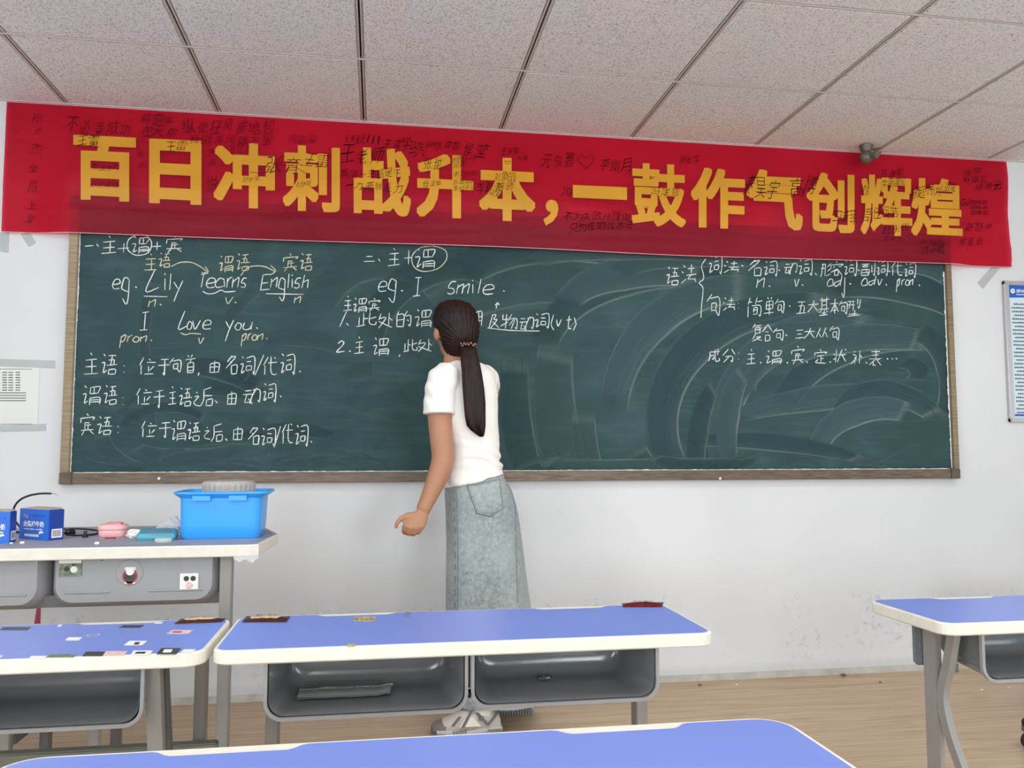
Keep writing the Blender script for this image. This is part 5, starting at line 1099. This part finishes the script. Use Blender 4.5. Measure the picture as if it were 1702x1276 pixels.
# hair: cap with hairline, gathered to a tie, long ponytail
hr = MB(); cap = []
HR = [(742, 766, 499, .030), (730, 782, 504, .060), (722, 790, 514, .084), (719, 795, 527, .098), (720, 797, 541, .104), (727, 797, 552, .104), (732, 795, 565, .100), (736, 790, 577, .088), (741, 784, 587, .068), (747, 777, 594, .044)]
for l, r, y, hy in HR:
    sft = max(0, (y-535))/60; Yc = 3.462-.015*sft-.012; a, b_ = atY(l, y, Yc), atY(r, y, Yc); cap.append(sup(((a.x+b_.x)/2, Yc, a.z), (b_.x-a.x)/2, hy*(1-.22*sft), 30, 0, 2.05))
hr.loft(cap)
def hd_(p): return .0011*math.sin(math.atan2(p.x-.36, p.z-1.50)*46)*(1 if p.y < 3.45 else .3)
hair = remesh(hr, 'hair', M['hair'], .004, pr, 3, hd_)
# carve the face free: hair vertices in front of the hairline move inside the head
for v in hair.data.vertices:
    p = v.co+Vector(PO); q = p-HC; f = q.dot(fd); s = abs(q.dot(side))
    if f > .012-.012*(q.z < -.01) and q.z < .055-.25*max(0, .06-f)*0 and q.z > -.2:
        depth = min(1, (f-.0)/.03)
        v.co -= (fd*f*.0+q*.28*depth)
pt_ = MB(); PT = [(766, 790, 574, 3.352, .016), (765, 793, 584, 3.335, .020), (766, 797, 600, 3.318, .022), (768, 801, 620, 3.305, .022), (769, 805, 645, 3.298, .021), (771, 807, 670, 3.294, .019), (773, 807, 692, 3.292, .016), (776, 807, 702, 3.292, .012), (783, 806, 710, 3.293, .008), (791, 805, 716, 3.294, .005), (798, 803, 721, 3.294, .002)]
pr_r = []
for l, r, y, Y, hy in PT:
    a, b_ = atY(l, y, Y), atY(r, y, Y); rg = sup(((a.x+b_.x)/2, Y, a.z), (b_.x-a.x)/2, hy, 48, 0, 2)
    pr_r.append([(x+.0012*math.sin(k*2.1), y_+.0016*math.sin(k*2.6), z_-(.012*abs(math.sin(k*1.7)) if y > 700 else 0)) for k, (x, y_, z_) in enumerate(rg)])
obj('ponytail', local(pt_.loft(pr_r), PO), M['hair'], pr, smooth='all')
ty = thing('hair_tie', '', '') if 0 else None
tc_ = atY(778, 573, 3.352); b = MB(); b.tube([tc_+Vector((.030*math.cos(a), .018*math.sin(a), .004*math.sin(a*3))) for a in [2*PI*k/24 for k in range(25)]], .005, 8)
tie = obj('hair_tie', local(b, PO), M['tie'], pr, smooth='all', label='dark elastic with tiny gems')
b = MB()
for k in range(11): a = PI+PI*k/10; ell(b, tc_+Vector((.031*math.cos(a), .022*math.sin(a)-.003, .006*math.sin(k*2.4))), .0028, .0028, .0028, 6)
obj('gem_beads', local(b, PO), M['beadw'], tie)

# shoes
def shoe(toe, heel, yo, up_toe=0):
    T, H = Vector(toe), Vector(heel); ax_ = (T-H); Ln = ax_.length; ax_.normalize(); sd = Vector((-ax_.y, ax_.x, 0)); sec = 18
    def ringh(t, hw, z0, z1, n=sec, pw=2.4):
        c = H+ax_*Ln*t; out = []
        for k in range(n):
            a = 2*PI*k/n; ca, sa = math.cos(a), math.sin(a); out.append(c+sd*hw*math.copysign(abs(ca)**(2/pw), ca)+Vector((0, 0, (z0+z1)/2+(z1-z0)/2*math.copysign(abs(sa)**(2/pw), sa))))
        return out
    s = MB(); s.loft([ringh(t, hw, .012, z1) for t, hw, z1 in ((.02, .026, .060), (.06, .033, .085), (.15, .037, .095), (.3, .038, .100), (.42, .040, .104), (.55, .043, .092), (.68, .046, .074), (.8, .046, .060), (.9, .040, .05))]); up_ = obj('shoe', local(s, PO), M['shoe'], pr, smooth=True, label='beige sandal-like hiking shoe with grey straps')
    s = MB(); s.loft([ringh(t, hw, .008, z1) for t, hw, z1 in ((.79, .0475, .058), (.86, .046, .055), (.93, .040, .048), (.98, .030, .040), (1.0, .016, .030))]); obj('toe_cap', local(s, PO), M['toe'], up_, smooth=True)
    s = MB(); s.loft([ringh(t, hw, .010, .030+.006*math.sin(t*9), pw=4) for t, hw in ((-.005, .024), (.03, .034), (.12, .041), (.3, .042), (.5, .045), (.7, .050), (.85, .047), (.92, .042))]); obj('midsole', local(s, PO), M['solel'], up_, smooth=True)
    s = MB(); s.loft([ringh(t, hw, .0005, .013, pw=5) for t, hw in ((0, .022), (.03, .033), (.12, .040), (.3, .038), (.5, .042), (.7, .049), (.85, .047), (.95, .036), (.99, .02))])
    for k in range(22):
        t = .03+.9*k/22; c = H+ax_*Ln*t; hw = .046 if t > .55 else .042
        for q in (1, -1):
            p = c+sd*hw*q; s.box((p.x-.004, p.y-.004, .0005), (p.x+.004, p.y+.004, .014+(.012 if (t < .22 or .52 < t < .7) else 0)))
    obj('outsole', local(s, PO), M['sole'], up_)
    # pale mesh panel and straps on both flanks
    for q in (1, -1):
        f = lambda t, z, o=.003: H+ax_*Ln*t+sd*q*((.041 if t < .5 else .046)*(1-max(0, z-.05)*5.2)+o)+Vector((0, 0, z))
        m_ = MB(); m_.loft([[f(.30, .040), f(.62, .040), f(.60, .044), f(.48, .088)], [f(.30, .040, .0045), f(.62, .040, .0045), f(.60, .044, .0045), f(.48, .088, .0045)]]); obj('mesh_panel', local(m_, PO), M['mesh'], up_)
        for a, b2, w_s in (((.56, .040), (.44, .094), .012), ((.70, .046), (.60, .078), .011), ((.20, .042), (.36, .088), .013), ((.20, .046), (.06, .088), .011)):
            P0_, P1_ = f(*a), f(*b2); m_ = MB(); ww = ax_*w_s
            m_.loft([[P0_-ww/2, P0_+ww/2, P0_+ww/2+sd*q*.004, P0_-ww/2+sd*q*.004], [P1_-ww/2, P1_+ww/2, P1_+ww/2+sd*q*.004, P1_-ww/2+sd*q*.004]]); obj('strap', local(m_, PO), M['strap'], up_)
        m_ = MB(); c = f(.30, .068, .006); m_.box((c.x-.009, c.y-.002, c.z-.008), (c.x+.009, c.y+.002, c.z+.008)); obj('buckle', local(m_, PO), M['legd'], up_, bevel=.001)
    s = MB(); c = H+ax_*Ln*.27; s.loft([sup((c.x, c.y, z), .046-.003*k, .037-.001*k, 20) for k, z in enumerate((.075, .095, .115, .14))]); obj('sock', local(s, PO), M['sock'], pr, smooth=True)
shoe((.214, 3.312, 0), (.487, 3.30, 0), 0)
shoe((.385, 3.575, 0), (.655, 3.535, 0), 0)
# chalk in her right hand
c = MB(); c.tube([hd+Vector((-.030, .012, -.020)), Vector((.298, BY-.0062, 1.552))], .0042, 8)
tag(obj('chalk', c, M['white'], smooth=True), 'chalk stick held against the board in the hidden right hand', 'chalk')

for o in bpy.data.objects:
    if o.name.split('.')[0] in ('print', 'ruled_lines', 'faint_print', 'gem_beads'): o['kind'] = 'stuff'
